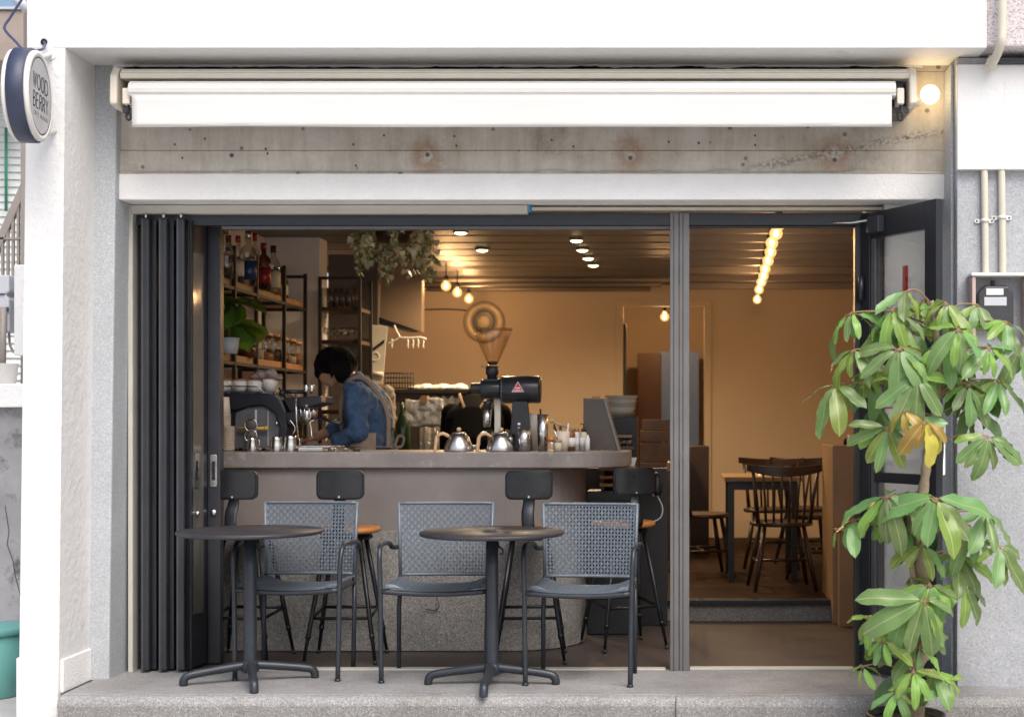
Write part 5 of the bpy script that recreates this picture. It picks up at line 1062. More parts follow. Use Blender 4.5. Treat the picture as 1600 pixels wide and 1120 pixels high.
clothblob('hanging_apron', 'grey apron hanging behind the barista', 'apron', [(at(605 + 2 * (q % 2), 612 + 9 * q, 10.0), (.05 + .004 * q, .03, .05)) for q in range(9)], 'grey_cloth', .008, .02)
GB = lathe_thing('green_bottle', 'dark green bottle behind the counter beside the hanging bag', 'bottle', 628, 9.6, [(0, 0), (.05, 0), (.055, .02), (.055, .16), (.03, .22), (.014, .26), (.014, .33), (0, .33)], 'green_glass', z=Z(704, 9.6))
# brass ring dish on the back wall
RD = thing('wall_dish', 'round brass dish hung on the back wall above the grinder', 'wall dish', at(756, 503, DBK), world=True)
p = at(756, 503, DBK - .01); qy = Matrix.Rotation(R(90), 3, 'X'); kk = s_(DBK)
m = MB(); m.lathe([(32 * kk, 0), (32 * kk, .010), (31 * kk, .014), (18 * kk, .011), (17 * kk, .004)], p, 40, qy); m.build('rim', 'brass', RD)
m = MB(); m.lathe([(16 * kk, .0), (15.5 * kk, .012), (8 * kk, .020), (0, .022)], p, 32, qy); m.build('centre', 'brass', RD)
m = MB(); m.lathe([(17.2 * kk, .006), (16 * kk, .018)], p, 32, qy); m.build('ring_gap', 'black_plastic', RD)
m = MB(); m.tube(curve([at(600, 482, DBK - .01), at(650, 484, DBK - .01), at(700, 483, DBK - .01), at(738, 486, DBK - .01)], 5), .006, 6); tag(m.build('wall_cable', 'rack_metal'), 'thin dark cable running along the back wall to the brass dish', 'cable')
# lights inside
def point(par, loc, e, col=(1, .56, .24), r=.03):
    l = bpy.data.lights.new('bulb_light', 'POINT'); l.energy = e; l.color = col; l.shadow_soft_size = r
    o = bpy.data.objects.new('bulb_light', l); COL.objects.link(o); o.parent = par; o.location = loc; return o
def globe(name, label, loc, r, cord, e, group):
    t = thing(name, label, 'bulb', loc, group=group)
    m = MB(); m.ball((0, 0, 0), r, 20, 14); m.build('globe', 'bulb_glass', t)
    m = MB(); m.ball((0, 0, 0), (.014, .014, .02), 12, 8); m.build('filament', 'bulb_core', t)
    m = MB(); m.lathe([(.018, r * .88), (.018, r + .035), (.012, r + .045), (0, r + .045)], n=14); m.build('socket', 'rack_metal', t)
    m = MB(); m.tube([(0, 0, r + .04), (0, 0, r + cord)], .005, 6); m.build('cord', 'black_plastic', t)
    point(t, (0, 0, -.0), e)
bpx = [(1218, 349), (1212.5, 365), (1206, 380), (1204, 394), (1200, 407.5), (1195.5, 420), (1193, 431), (1189.5, 441), (1186, 452.5), (1183, 468)]
for q, (px, py) in enumerate(bpx):
    d_ = 1.06 * F / (HY - py); p = at(px, py, d_)
    globe('ceiling_bulb', 'lit globe bulb in the ceiling row over the dining side, %s from the front' % ORD[q], p, .038, CZ - p.z - .038, 4.0 if q < 8 else 15, 'row of globe bulbs')
for q, (px, py, d_) in enumerate(((697, 447, 11.6), (714.5, 457, 12.2), (732.5, 467, 12.8))):
    p = at(px, py, d_); globe('pendant_bulb', 'lit pendant bulb over the back counter, %s from the left' % ORD[q], p, .042, CZ - p.z - .042, 20, 'pendant bulbs over the back counter')
p = at(1038.5, 495, 14.3); globe('corridor_bulb', 'lit bulb hanging inside the rear doorway', p, .045, 2.6 - p.z - .045, 70, None)
for q, (px, py) in enumerate(((720, 360.5), (753.5, 388), (900.5, 373), (910, 388), (919, 401), (927, 412))):
    d_ = (CZ - .003 - EYE) * F / (HY - py); t = thing('downlight', 'small round recessed downlight in the ceiling, %s from the left' % ORD[q], 'downlight', (X(px, d_), d_, CZ - .017), group='recessed downlights')
    m = MB(); m.lathe([(0, -.014), (.026, -.012), (.042, -.003)], n=20); m.build('lens', 'down_core', t)
    m = MB(); m.lathe([(.042, -.002), (.052, .0), (.054, .017)], n=20); m.build('trim_ring', 'ceiling_trim', t)
    sl = point(t, (0, 0, -.012), 1, (1, .72, .42), .03); ld_ = bpy.data.lights.new('spot_light', 'SPOT'); ld_.energy = 38; ld_.color = (1, .72, .42); ld_.spot_size = R(165); ld_.spot_blend = .6; ld_.shadow_soft_size = .03; bpy.data.objects.remove(sl)
    so = bpy.data.objects.new('spot_light', ld_); COL.objects.link(so); so.parent = t; so.location = (0, 0, -.05)
# ------------------------------------------------------------------ hanging ivy
iv = thing('hanging_ivy', 'variegated ivy in a hanging basket below the ceiling', 'plant', at(615, 380, 8.6), world=True)
rnd = random.Random(11); c0 = at(615, 364, 8.6)
m = MB(); m.lathe([(0, -.10), (.09, -.09), (.13, 0), (.12, 0), (.08, -.08), (0, -.09)], c0 + Vector((0, 0, .03)), 24); m.build('basket', 'dark_wood', iv)
m = MB(); [m.tube([c0 + Vector((.12 * math.cos(a), .12 * math.sin(a), .03)), Vector((c0.x, c0.y, CZ))], .003, 6) for a in (0, 2.1, 4.2)]; m.build('cord', 'rack_metal', iv)
vines = MB(); lv1 = MB(); lv2 = MB()
def ivyleaf(mb, p, s, q):
    pts = [(0, 0), (.35, -.12), (.5, .2), (.28, .35), (.42, .62), (.16, .6), (0, 1.0), (-.16, .6), (-.42, .62), (-.28, .35), (-.5, .2), (-.35, -.12)]
    vs = [p + q @ Vector((a * s, b * s, .12 * s * abs(a) - .1 * s * b * b)) for a, b in pts] + [p + q @ Vector((0, .3 * s, .0))]
    n = len(pts); mb.add(vs, [(i, (i + 1) % n, n) for i in range(n)], True)
for v in range(34):
    a = rnd.uniform(0, 6.283); r0 = rnd.uniform(.05, .13); L = rnd.choice((.10, .16, .22, .26)) * rnd.uniform(.7, 1.1); ro = rnd.uniform(.17, .245)
    pts = curve([c0 + Vector((r0 * math.cos(a), r0 * math.sin(a), .04 + rnd.uniform(0, .04))), c0 + Vector((ro * .85 * math.cos(a), ro * .85 * math.sin(a), rnd.uniform(.01, .07))), c0 + Vector((ro * math.cos(a), ro * math.sin(a), -L * .5)), c0 + Vector(((ro * .95) * math.cos(a + .1), ro * .95 * math.sin(a + .1), -L))], 5)
    vines.tube(pts, .0022, 5)
    for p in pts[2:]:
        for _ in range(2 if rnd.random() < .55 else 1):
            q = Euler((rnd.uniform(-2.4, -.8), rnd.uniform(-.6, .6), rnd.uniform(0, 6.28))).to_matrix()
            ivyleaf(lv2 if rnd.random() < .6 else lv1, p + Vector((rnd.uniform(-.02, .02), rnd.uniform(-.02, .02), rnd.uniform(-.015, .015))), rnd.uniform(.028, .052), q)
vines.build('vine', 'petiole', iv)
o = lv1.build('foliage', 'ivy', iv, recalc=False); o['kind'] = 'stuff'; o = lv2.build('pale_foliage', 'ivy_pale', iv, recalc=False); o['kind'] = 'stuff'

# ------------------------------------------------------------------ people
REM = lambda v, it=5: [('REMESH', {'mode': 'VOXEL', 'voxel_size': v, 'use_smooth_shade': True}), ('SMOOTH', {'factor': .5, 'iterations': it})]
def limb(mb, pts, rad, n=12): 
    mb.tube(pts, rad, n)
    for p, r in zip(pts, rad): mb.ball(p, r, 12, 8)
def hand(mb, wrist, direction, down, side, size=1.0):
    """palm and five curled fingers; direction: towards the fingers, down: palm normal, side: towards the thumb"""
    d = Vector(direction).normalized(); s = Vector(side); s = (s - d * s.dot(d)).normalized(); n = Vector(down); n = (n - d * n.dot(d) - s * n.dot(s)).normalized()
    w0 = Vector(wrist)
    rot = Matrix((d, s, n)).transposed()
    mb.ball(w0 + d * .045 * size, (.05 * size, .040 * size, .015 * size), 14, 10, rot)
    for i, (off, ln) in enumerate(((.028, .072), (.010, .080), (-.010, .074), (-.028, .058))):
        b = w0 + d * .08 * size + s * off * size; pts = [b, b + (d * .5 + n * .08) * ln * size, b + (d * .82 + n * .34) * ln * size, b + (d * .9 + n * .62) * ln * size]
        limb(mb, pts, [.0088 * size, .0082 * size, .0076 * size, .0066 * size], 8)
    b = w0 + d * .025 * size + s * .034 * size; limb(mb, [b, b + (d * .5 + s * .55 + n * .2) * .05 * size, b + (d * .95 + s * .55 + n * .5) * .06 * size], [.011 * size, .0095 * size, .008 * size], 8)
# barista in a denim shirt, facing left, head bowed
PB = thing('person', 'person in denim shirt and beige apron bent over the espresso machine', 'person', (X(565, 8.72), 8.72, -.004))
body = MB()
limb(body, [(.06, -.09, .05), (.05, -.095, .48), (.06, -.09, .92)], [.05, .062, .085]); limb(body, [(.02, .09, .05), (.02, .095, .48), (.05, .09, .92)], [.05, .062, .085])
body.ball((.0, -.09, .04), (.12, .045, .04)); body.ball((-.04, .09, .04), (.12, .045, .04))
body.tube([(.075, 0, .9), (.075, 0, 1.05), (.05, 0, 1.25), (.02, 0, 1.42), (-.02, 0, 1.47)], [.11, .11, .115, .10, .05], 16)
limb(body, [(-.01, 0, 1.44), (-.055, 0, 1.50), (-.10, 0, 1.545)], [.06, .052, .05])
hc = Vector((-.165, 0, 1.585))
body.ball(hc, (.098, .078, .098), 20, 14)                                     # skull
body.ball(hc + Vector((-.03, 0, -.05)), (.07, .062, .062), 16, 12)              # face
body.ball(hc + Vector((-.022, 0, -.095)), (.036, .04, .026), 12, 8)             # chin
body.ball(hc + Vector((-.098, 0, -.05)), (.020, .013, .018), 10, 8)             # nose
body.ball(hc + Vector((-.066, 0, -.095)), (.014, .022, .010), 10, 8)            # mouth
for s in (-1, 1): body.ball(hc + Vector((.025, s * .078, -.03)), (.016, .009, .026), 10, 8)   # ears
# arms
limb(body, [(.0, -.18, 1.42), (.02, -.225, 1.20), (-.15, -.19, 1.115)], [.048, .042, .030]); hand(body, (-.15, -.19, 1.115), (-1, .25, -.12), (0, 0, -1), (0, 1, 0))
limb(body, [(-.02, .18, 1.42), (-.12, .20, 1.24), (-.30, .10, 1.155)], [.048, .042, .030]); hand(body, (-.30, .10, 1.155), (-1, -.1, -.35), (-.3, 0, -1), (0, -1, 0))
body.build('body', 'skin', PB, mods=REM(.0065, 3), recalc=False)
m = MB(); [m.ball(hc + Vector((-.086, s * .030, -.018)), (.008, .012, .006), 10, 6) for s in (-1, 1)]; m.build('eyes', 'hair', PB)
hr = MB(); hr.ball(hc + Vector((.0, 0, .028)), (.118, .102, .098), 20, 14); hr.ball(hc + Vector((.05, 0, -.015)), (.072, .092, .085), 16, 12); hr.ball(hc + Vector((-.085, 0, .012)), (.042, .085, .062), 14, 10)
hr.ball(hc + Vector((-.105, 0, -.03)), (.018, .066, .040), 12, 8); hr.ball(hc + Vector((.085, 0, -.06)), (.035, .06, .04), 12, 8)
rr = random.Random(5)
for q in range(26):
    a = R(-150 + 300 * q / 25); p = hc + Vector((.11 * math.cos(a) * (-1), .096 * math.sin(a), .0)); 
    if abs(math.degrees(a)) > 45 and abs(math.degrees(a)) < 85: continue
    hr.tube([p + Vector((0, 0, .03)), p + Vector((.0, 0, -.02)), p + Vector((.004, 0, -.05 - rr.uniform(0, .025)))], [.022, .016, .004], 8)
cap_ = hr.build('hair', 'hair', PB, mods=REM(.006, 3), recalc=False)
st_ = MB()
for q in range(240):
    a = rr.uniform(0, 6.283); e = rr.uniform(.15, 1.25); cr = hc + Vector((.035, 0, .128)); r1 = Vector((math.cos(a), math.sin(a), 0))
    pts = []
    for k in range(6):
        t = k / 5; ang = .15 + (e + .55) * t; pts.append(hc + Vector((.004, 0, .02)) + Vector((r1.x * .125 * math.sin(ang), r1.y * .108 * math.sin(ang), .108 * math.cos(ang))) * (1 + rr.uniform(-.01, .03)))
    st_.tube(pts, [.0045, .005, .005, .0045, .003, .0008], 5)
so_ = st_.build('hair_locks', 'hair', cap_); so_['kind'] = 'stuff'
sh = MB()
sh.tube([(.075, 0, .93), (.08, 0, 1.05), (.065, 0, 1.18), (.045, 0, 1.30), (.02, 0, 1.41), (-.02, 0, 1.475)], [.112, .115, .13, .138, .118, .07], 20)
for s in (-1, 1): sh.ball((.02, s * .10, 1.34), (.11, .10, .13)); sh.ball((.06, s * .085, 1.12), (.10, .085, .12))
sh.tube([(-.005, 0, 1.46), (-.04, 0, 1.50), (-.062, 0, 1.525)], [.075, .068, .07], 14)    # collar
limb(sh, [(.0, -.17, 1.42), (.03, -.235, 1.19), (-.085, -.21, 1.135)], [.078, .068, .055]); limb(sh, [(-.02, .17, 1.42), (-.12, .205, 1.245), (-.215, .15, 1.195)], [.076, .064, .052])
sho = sh.build('shirt', 'denim', PB, mods=REM(.0085, 4), recalc=False)
tx = bpy.data.textures.new('folds', 'CLOUDS'); tx.noise_scale = .055; dm = sho.modifiers.new('displace', 'DISPLACE'); dm.texture = tx; dm.strength = .034
# apron: skirt wrapping the front and the near hip, straps over the shoulder and down the back
ap = MB(); vs = []; na, nz = 28, 12
for j in range(nz + 1):
    k = j / nz; z = .55 + .65 * k
    for i in range(na + 1):
        a = R(70 + 220 * i / na)          # angle about +x, 180 = front
        fr_ = 1.0 if k < .82 else 1.0
        rx, ry = .192 + .02 * (1 - k), .235 + .02 * (1 - k)
        zz = z if abs(math.degrees(a) - 180) < 60 else z - max(0, k - .5) * .03 * ((abs(math.degrees(a) - 180) - 60) / 50)
        vs.append((.07 + rx * math.cos(a), ry * math.sin(a), zz + .006 * math.sin(i * 1.1)))
ap.add(vs, [(j * (na + 1) + i, j * (na + 1) + i + 1, (j + 1) * (na + 1) + i + 1, (j + 1) * (na + 1) + i) for j in range(nz) for i in range(na)], True)
apo = ap.build('apron', 'apron', PB, mods=[('SOLIDIFY', {'thickness': .004})])
def strap(pts, wd, mat, nm_, par, up): return MB().tube(curve(pts, 6), wd, 8, flat=.18, up=up).build(nm_, mat, par)
strap([(-.10, -.11, 1.20), (-.10, -.12, 1.38), (-.05, -.12, 1.50), (.04, -.13, 1.515), (.13, -.13, 1.42), (.185, -.12, 1.30), (.19, -.125, 1.10)], .0125, 'apron', 'strap', apo, (0, 0, 1))
strap([(-.10, .11, 1.20), (-.05, .12, 1.50), (.04, .13, 1.50), (.16, .10, 1.38), (.2, .0, 1.2)], .017, 'apron', 'strap', apo, (0, 0, 1))
strap([(-.02, -.235, 1.10), (.10, -.22, 1.10), (.21, -.13, 1.095), (.23, .0, 1.09)], .014, 'apron', 'waist_tie', apo, (0, 0, 1))
strap([(.225, -.10, 1.10), (.25, -.11, 1.16), (.285, -.12, 1.15), (.27, -.12, 1.10), (.225, -.10, 1.095)], .009, 'apron', 'bow', apo, (0, 1, 0)); strap([(.225, -.10, 1.09), (.26, -.12, 1.05), (.30, -.13, .98)], .009, 'apron', 'bow', apo, (0, 1, 0)); strap([(.225, -.10, 1.09), (.235, -.12, 1.03), (.25, -.13, .95)], .009, 'apron', 'bow', apo, (0, 1, 0))
m = MB(); m.tube([(.045, -.10, .1), (.06, -.09, .95)], [.075, .105], 14); m.tube([(.02, .10, .1), (.05, .09, .95)], [.075, .105], 14); m.build('trousers', 'trousers', PB)
# second person stooping with their back to the street
P2 = thing('person', 'person in black with crossed tan straps stooping behind the kettles', 'person', (X(738, 9.35), 9.35, -.004))
b2 = MB()
for s in (-1, 1):
    limb(b2, [(s * .09, -.02, .05), (s * .09, -.03, .48), (s * .085, -.06, .92)], [.05, .062, .085]); b2.ball((s * .09, .05, .04), (.045, .12, .04))
    limb(b2, [(s * .17, .20, 1.29), (s * .20, .34, 1.08), (s * .12, .52, 1.0)], [.048, .042, .03]); hand(b2, (s * .12, .52, 1.0), (0, 1, -.3), (0, -.3, -1), (-s, 0, 0))
b2.tube([(0, -.05, .92), (0, -.03, 1.05), (0, .10, 1.24), (0, .19, 1.33), (0, .25, 1.36)], [.12, .12, .125, .10, .05], 16)
limb(b2, [(0, .22, 1.345), (.0, .29, 1.385), (0, .33, 1.39)], [.055, .05, .05]); h2 = Vector((.0, .40, 1.385)); b2.ball(h2, (.078, .1, .1), 18, 12); b2.ball(h2 + Vector((0, .06, -.05)), (.06, .06, .06)); b2.ball(h2 + Vector((0, .11, -.06)), (.014, .02, .018)); b2.ball(h2 + Vector((0, .09, -.095)), (.03, .03, .02))
for s in (-1, 1): b2.ball(h2 + Vector((s * .078, 0, -.02)), (.009, .016, .026))
b2.build('body', 'skin', P2, mods=REM(.007, 3), recalc=False)
m = MB(); [m.ball(h2 + Vector((s * .03, .105, -.03)), (.012, .008, .006), 10, 6) for s in (-1, 1)]; m.build('eyes', 'hair', P2)
m = MB(); m.ball(h2 + Vector((0, -.02, .03)), (.098, .105, .095)); m.ball(h2 + Vector((0, -.06, -.03)), (.085, .06, .07)); m.build('hair', 'hair', P2, mods=REM(.008, 3), recalc=False)
m = MB(); m.tube([(0, -.06, .95), (0, -.04, 1.08), (0, .09, 1.25), (0, .19, 1.345), (0, .255, 1.385)], [.15, .15, .15, .12, .062], 18)
for s in (-1, 1): m.ball((s * .09, .10, 1.24), (.11, .12, .12)); m.ball((s * .08, -.04, 1.03), (.10, .12, .12)); limb(m, [(s * .165, .19, 1.30), (s * .21, .33, 1.08), (s * .17, .42, 1.03)], [.075, .065, .055])
m.build('shirt', 'black_cloth', P2, mods=REM(.009, 4), recalc=False)
for s in (-1, 1): strap([(s * .115, .20, 1.44), (s * .085, .06, 1.40), (s * .02, -.065, 1.28), (-s * .02, -.13, 1.19), (-s * .05, -.19, 1.06)], .010, 'strap_tan', 'strap', P2, (0, -1, .5))
m = MB(); [m.tube([(s * .09, -.02, .1), (s * .085, -.06, .98)], [.075, .11], 14) for s in (-1, 1)]; m.build('trousers', 'trousers', P2)

# ------------------------------------------------------------------ dining side
def windsor(label, loc, rz, group='spindle back chairs in the dining side', arms=False):
    t = thing('spindle_chair', label, 'chair', loc, rz, group)
    m = MB(); pts = [(.21 * math.cos(R(10 * q)) * (1.02 + .05 * math.sin(R(10 * q))), .20 * math.sin(R(10 * q))) for q in range(36)]; m.prism(pts[::-1], 'z', .425, .455); m.build('seat', 'dark_wood', t, bevel=.012, seg=3)
    for sx in (-1, 1):
        for sy in (-1, 1):
            m = MB(); m.tube([(sx * .13, sy * .12, .43), (sx * .165, sy * .155, .22), (sx * .205, sy * .2, 0)], [.014, .019, .012], 10); m.build('leg', 'dark_wood', t)
    m = MB(); [m.tube([(sx * .172, -.165, .19), (sx * .172, .165, .19)], .010, 8) for sx in (-1, 1)]; m.tube([(-.17, 0, .19), (.17, 0, .19)], .010, 8); m.build('stretcher', 'dark_wood', t)
    def back(u, z): return Vector((u * (.175 + .10 * (z - .455)), -.165 - .22 * (z - .455) + .05 * u * u, z))
    for q in range(8):
        u = -1 + 2 * q / 7; m = MB(); m.tube([back(u, .45), back(u, .62), back(u * 1.04, .80)], [.009, .0085, .007] if 0 < q < 7 else [.015, .013, .011], 8); m.build('spindle', 'dark_wood', t)
    m = MB(); vs = []; n = 14
    for i in range(n + 1):
        u = -1.22 + 2.44 * i / n; c = back(u, .785 + .02 * u * u); w_ = .028 + .014 * (1 - u * u / 1.5)
        for dy in (-.011, .011):
            for dz in (-w_ * .6, w_): vs.append(c + Vector((0, dy, dz)))
    fs = []
    for i in range(n):
        a, b_ = 4 * i, 4 * i + 4; fs += [(a, b_, b_ + 1, a + 1), (a + 2, a + 3, b_ + 3, b_ + 2), (a, a + 2, b_ + 2, b_), (a + 1, b_ + 1, b_ + 3, a + 3)]
    fs += [(0, 1, 3, 2), (4 * n, 4 * n + 2, 4 * n + 3, 4 * n + 1)]
    m.add(vs, fs, False); m.build('crest_rail', 'dark_wood', t, bevel=.004)
    return t
zfl = .121
windsor('dark spindle back chair with its back to the street, nearest the entrance', (X(1222, 9.45), 9.50, zfl), R(4))
windsor('dark spindle back chair on the far side of the dining table', (X(1205, 10.9), 10.9, zfl), R(176))
windsor('dark spindle back chair at the right of the dining table by the wooden partition', (X(1275, 10.2), 10.2, zfl), R(82))
windsor('dark spindle back chair half hidden behind the mullion', (X(1096, 10.3), 10.3, zfl), R(-80))
windsor('dark spindle back chair far right beyond the dining table', (X(1262, 10.95), 11.0, zfl), R(190))
DT = thing('dining_table', 'wooden dining table with black legs among the spindle chairs', 'table', (X(1185, 10.2), 10.2, zfl), world=True)
m = MB(); m.box(X(1131, 10.0), X(1252, 10.0), 9.86, 10.55, Z(752, 9.86), Z(745, 9.86)); m.build('table_top', 'mid_wood', DT, bevel=.004); ztt = Z(752, 9.86) - .001
for px in (1142, 1240):
    for yy in (9.92, 10.48): xx = X(px, 10.0); m = MB(); m.box(xx - .02, xx + .02, yy - .02, yy + .02, zfl, ztt); m.build('leg', 'black_plastic', DT)
m = MB(); m.box(X(1140, 10.0), X(1242, 10.0), 9.91, 9.94, ztt - .06, ztt); m.build('apron_rail', 'black_plastic', DT)
tl = lathe_thing('tea_light', 'lit tea light glowing on the dining table', 'candle', 1187, 10.45, [(0, 0), (.022, 0), (.024, .03), (0, .032)], 'clear_glass', z=Z(745, 9.86) + .001, extra=lambda t: MB().ball((0, 0, .02), .009, 8, 6).build('flame', 'bulb_core', t))
# wooden partition end at the entrance
WP = thing('wooden_partition', 'pale brown wooden partition end just inside the entrance', 'partition', (X(1317, 8.4), 8.4, -.004), world=True)
m = MB(); m.box(X(1301, 8.7), X(1348, 8.7), 8.7, 9.3, -.003, Z(696, 8.7)); m.build('panel', 'mid_wood', WP, bevel=.003)
m = MB(); m.box(X(1311, 8.6), X(1350, 8.6), 8.58, 8.699, -.003, Z(830, 8.6)); m.build('lower_panel', 'mid_wood', WP, bevel=.003)
m = MB(); m.box(X(1306, 8.6), X(1350, 8.6), 8.57, 8.699, Z(829.5, 8.6), Z(826, 8.6)); m.build('ledge', 'pale_wood', WP, bevel=.003)
sc2 = lathe_thing('soap_bottle', 'small white and blue pump bottle on top of the wooden partition', 'bottle', 1328, 8.85, [(0, 0), (.018, 0), (.018, .03), (.010, .045), (.016, .06), (0, .065)], 'ceramic', z=Z(696, 8.7) + .001)
lathe_thing('pepper_mill', 'small dark bottle on top of the wooden partition', 'bottle', 1321, 8.9, [(0, 0), (.014, 0), (.012, .03), (.009, .04), (0, .042)], 'black_plastic', z=Z(696, 8.7) + .001)
# timber boxes behind the mullion
for q, (a_, b_, c_, d_) in enumerate(((1003, 1046, 655, 672), (1000, 1046, 672, 690), (1000, 1060, 692, 722))):
    m = MB(); m.box(X(a_, 11.4), X(b_, 11.4), 11.4, 11.8, Z(d_, 11.4), Z(c_ + .4, 11.4)); bx_ = tag(m.build('timber_crate', 'dark_wood', bevel=.004), 'dark timber crate stacked left of the mullion, %s from the top' % ORD[q], 'crate', 'timber crates')
    m = MB(); m.box(X(a_ + 18, 11.4), X(a_ + 26, 11.4), 11.397, 11.4, Z((c_ + d_) / 2 + 2, 11.4), Z((c_ + d_) / 2 - 2, 11.4)); m.build('hand_slot', 'black_plastic', bx_)
m = MB(); m.box(X(1000, 11.4), X(1075, 11.4), 11.38, 11.9, .121, Z(722.4, 11.4)); tag(m.build('low_sideboard', 'dark_wood', bevel=.005), 'dark sideboard under the timber crates', 'sideboard')
m = MB(); m.box(X(1078, 12), X(1108, 12), 12.0, 12.4, .121, Z(697, 12)); bsd = tag(m.build('wall_bench', 'dark_wood', bevel=.005), 'dark wooden bench end right of the mullion by the back wall', 'bench')

# ------------------------------------------------------------------ umbrella tree
UT = thing('umbrella_tree', 'tall potted umbrella tree with drooping green leaves at the right', 'potted tree', (X(1428, 6.12), 6.12, ZS), world=True)
DP = 6.12
m = MB(); m.lathe([(0, 0), (.13, 0), (.165, .13), (.172, .14), (.172, .155), (.155, .155), (.150, .13), (0, .13)], (X(1415, DP), DP, ZS), 32); m.build('pot', 'black_plastic', UT)
m = MB(); m.lathe([(0, .132), (.149, .131)], (X(1415, DP), DP, ZS), 24); m.build('soil', 'soil', UT)
tr1 = curve([at(1432, 1140, DP), at(1430, 1090, DP), at(1428, 1050, DP), at(1448, 1000, DP), at(1452, 945, DP), at(1438, 890, DP), at(1436, 840, DP), at(1440, 790, DP), at(1446, 740, DP), at(1450, 700, DP), at(1462, 640, DP), at(1466, 580, DP), at(1462, 520, DP), at(1455, 470, DP)], 6)
n = len(tr1); m = MB(); m.tube(tr1, [.042 - .031 * (i / n) ** .8 + .0025 * math.sin(i * 1.7) for i in range(n)], 12); m.build('trunk', 'bark', UT)
tr2 = curve([at(1428, 1055, DP), at(1425, 1000, DP - .03), at(1430, 940, DP - .03), at(1424, 880, DP - .02), at(1420, 830, DP - .02), at(1424, 780, DP)], 5)
m = MB(); m.tube(tr2, [.018 - .010 * i / len(tr2) for i in range(len(tr2))], 10); m.build('trunk', 'bark', UT)
LM = [leafmesh(.215, wd_, dr, fo, sd, curl=cu) for wd_, dr, fo, sd, cu in ((.074, .3, .30, 1, 0), (.066, .6, .22, 2, .8), (.080, .9, .15, 3, 1.6), (.060, .5, .42, 4, .3), (.070, 1.2, .2, 8, 1.2))]
LY = [leafmesh(.18, .060, .7, .28, 5)]; LN = [leafmesh(.19, .060, .6, .3, 7), leafmesh(.18, .052, .9, .18, 9, curl=1)]
for me in LM: me.materials.append(M['leaf_green'])
LY[0].materials.append(M['leaf_yellow']); [me.materials.append(M['leaf_young']) for me in LN]
rnd = random.Random(21)
# px, py, depth offset, scale, leaflets, kind, facing tilt (0 = hub axis up, 1 = hub axis towards the viewer), azimuth of the lean
HUBS = [(1415, 455, -.05, .75, 7, 'n', .35, 0), (1478, 473, -.10, 1.0, 8, 'n', .45, 10), (1394, 482, -.10, 1.0, 7, 'n', .4, -30), (1330, 488, -.02, 1.0, 7, 'g', .35, -60), (1497, 514, -.22, 1.05, 8, 'g', .6, 10),
        (1404, 545, -.20, 1.0, 8, 'g', .6, -10), (1334, 546, -.08, 1.0, 7, 'g', .4, -50), (1545, 543, -.15, 1.0, 8, 'g', .6, 20), (1433, 590, -.22, .95, 8, 'g', .75, 0), (1304, 600, -.05, 1.05, 6, 'g', .4, -80),
        (1386, 668, -.18, .95, 8, 'g', .85, -10), (1447, 655, -.36, .95, 7, 'y', .92, 0), (1412, 640, -.30, .75, 4, 'y', .6, -40), (1543, 681, -.12, .95, 8, 'g', .85, 20), (1560, 594, -.05, .95, 8, 'g', .5, 50),
        (1512, 600, -.10, .95, 7, 'g', .6, 25), (1572, 502, -.05, .95, 8, 'g', .5, 50), (1488, 560, .08, 1.0, 7, 'g', .4, 20), (1528, 476, .02, .95, 7, 'n', .4, 40), (1440, 470, .12, .95, 7, 'n', .3, 0), (1592, 545, .06, .95, 7, 'g', .4, 60), (1470, 540, -.12, .9, 6, 'g', .6, 0), (1350, 580, .06, .9, 6, 'g', .4, -70),
        (1385, 775, -.12, 1.0, 8, 'g', .55, -25), (1462, 778, -.20, 1.1, 8, 'g', .6, 5), (1430, 770, .02, .95, 7, 'n', .35, 0), (1540, 800, -.05, .9, 7, 'g', .5, 35), (1562, 852, -.10, .95, 7, 'g', .7, 30), (1515, 820, .02, .95, 6, 'g', .5, 30), (1332, 812, -.02, .9, 5, 'g', .4, -70), (1497, 868, .05, .95, 7, 'g', .5, 30),
        (1452, 912, -.15, .95, 7, 'g', .6, 10), (1444, 938, -.22, 1.1, 7, 'g', .75, 0), (1418, 945, -.16, 1.0, 6, 'g', .65, -25), (1360, 965, -.08, .75, 7, 'n', .6, -40), (1507, 912, -.02, .85, 6, 'g', .6, 30), (1380, 1000, -.12, .75, 6, 'n', .6, -25), (1427, 1048, -.15, .75, 6, 'n', .6, -10), (1460, 1050, -.08, .65, 5, 'g', .6, 20), (1402, 1080, -.12, .65, 6, 'n', .6, -20), (1484, 1062, -.05, .65, 5, 'n', .6, 40), (1348, 1040, -.05, .65, 5, 'n', .6, -50), (1440, 850, -.10, .9, 5, 'g', .6, 0), (1436, 1010, -.10, .75, 5, 'g', .6, 10)]
pet = MB()
def near_trunk(z):
    return min(tr1, key=lambda p: abs(p.z - z))
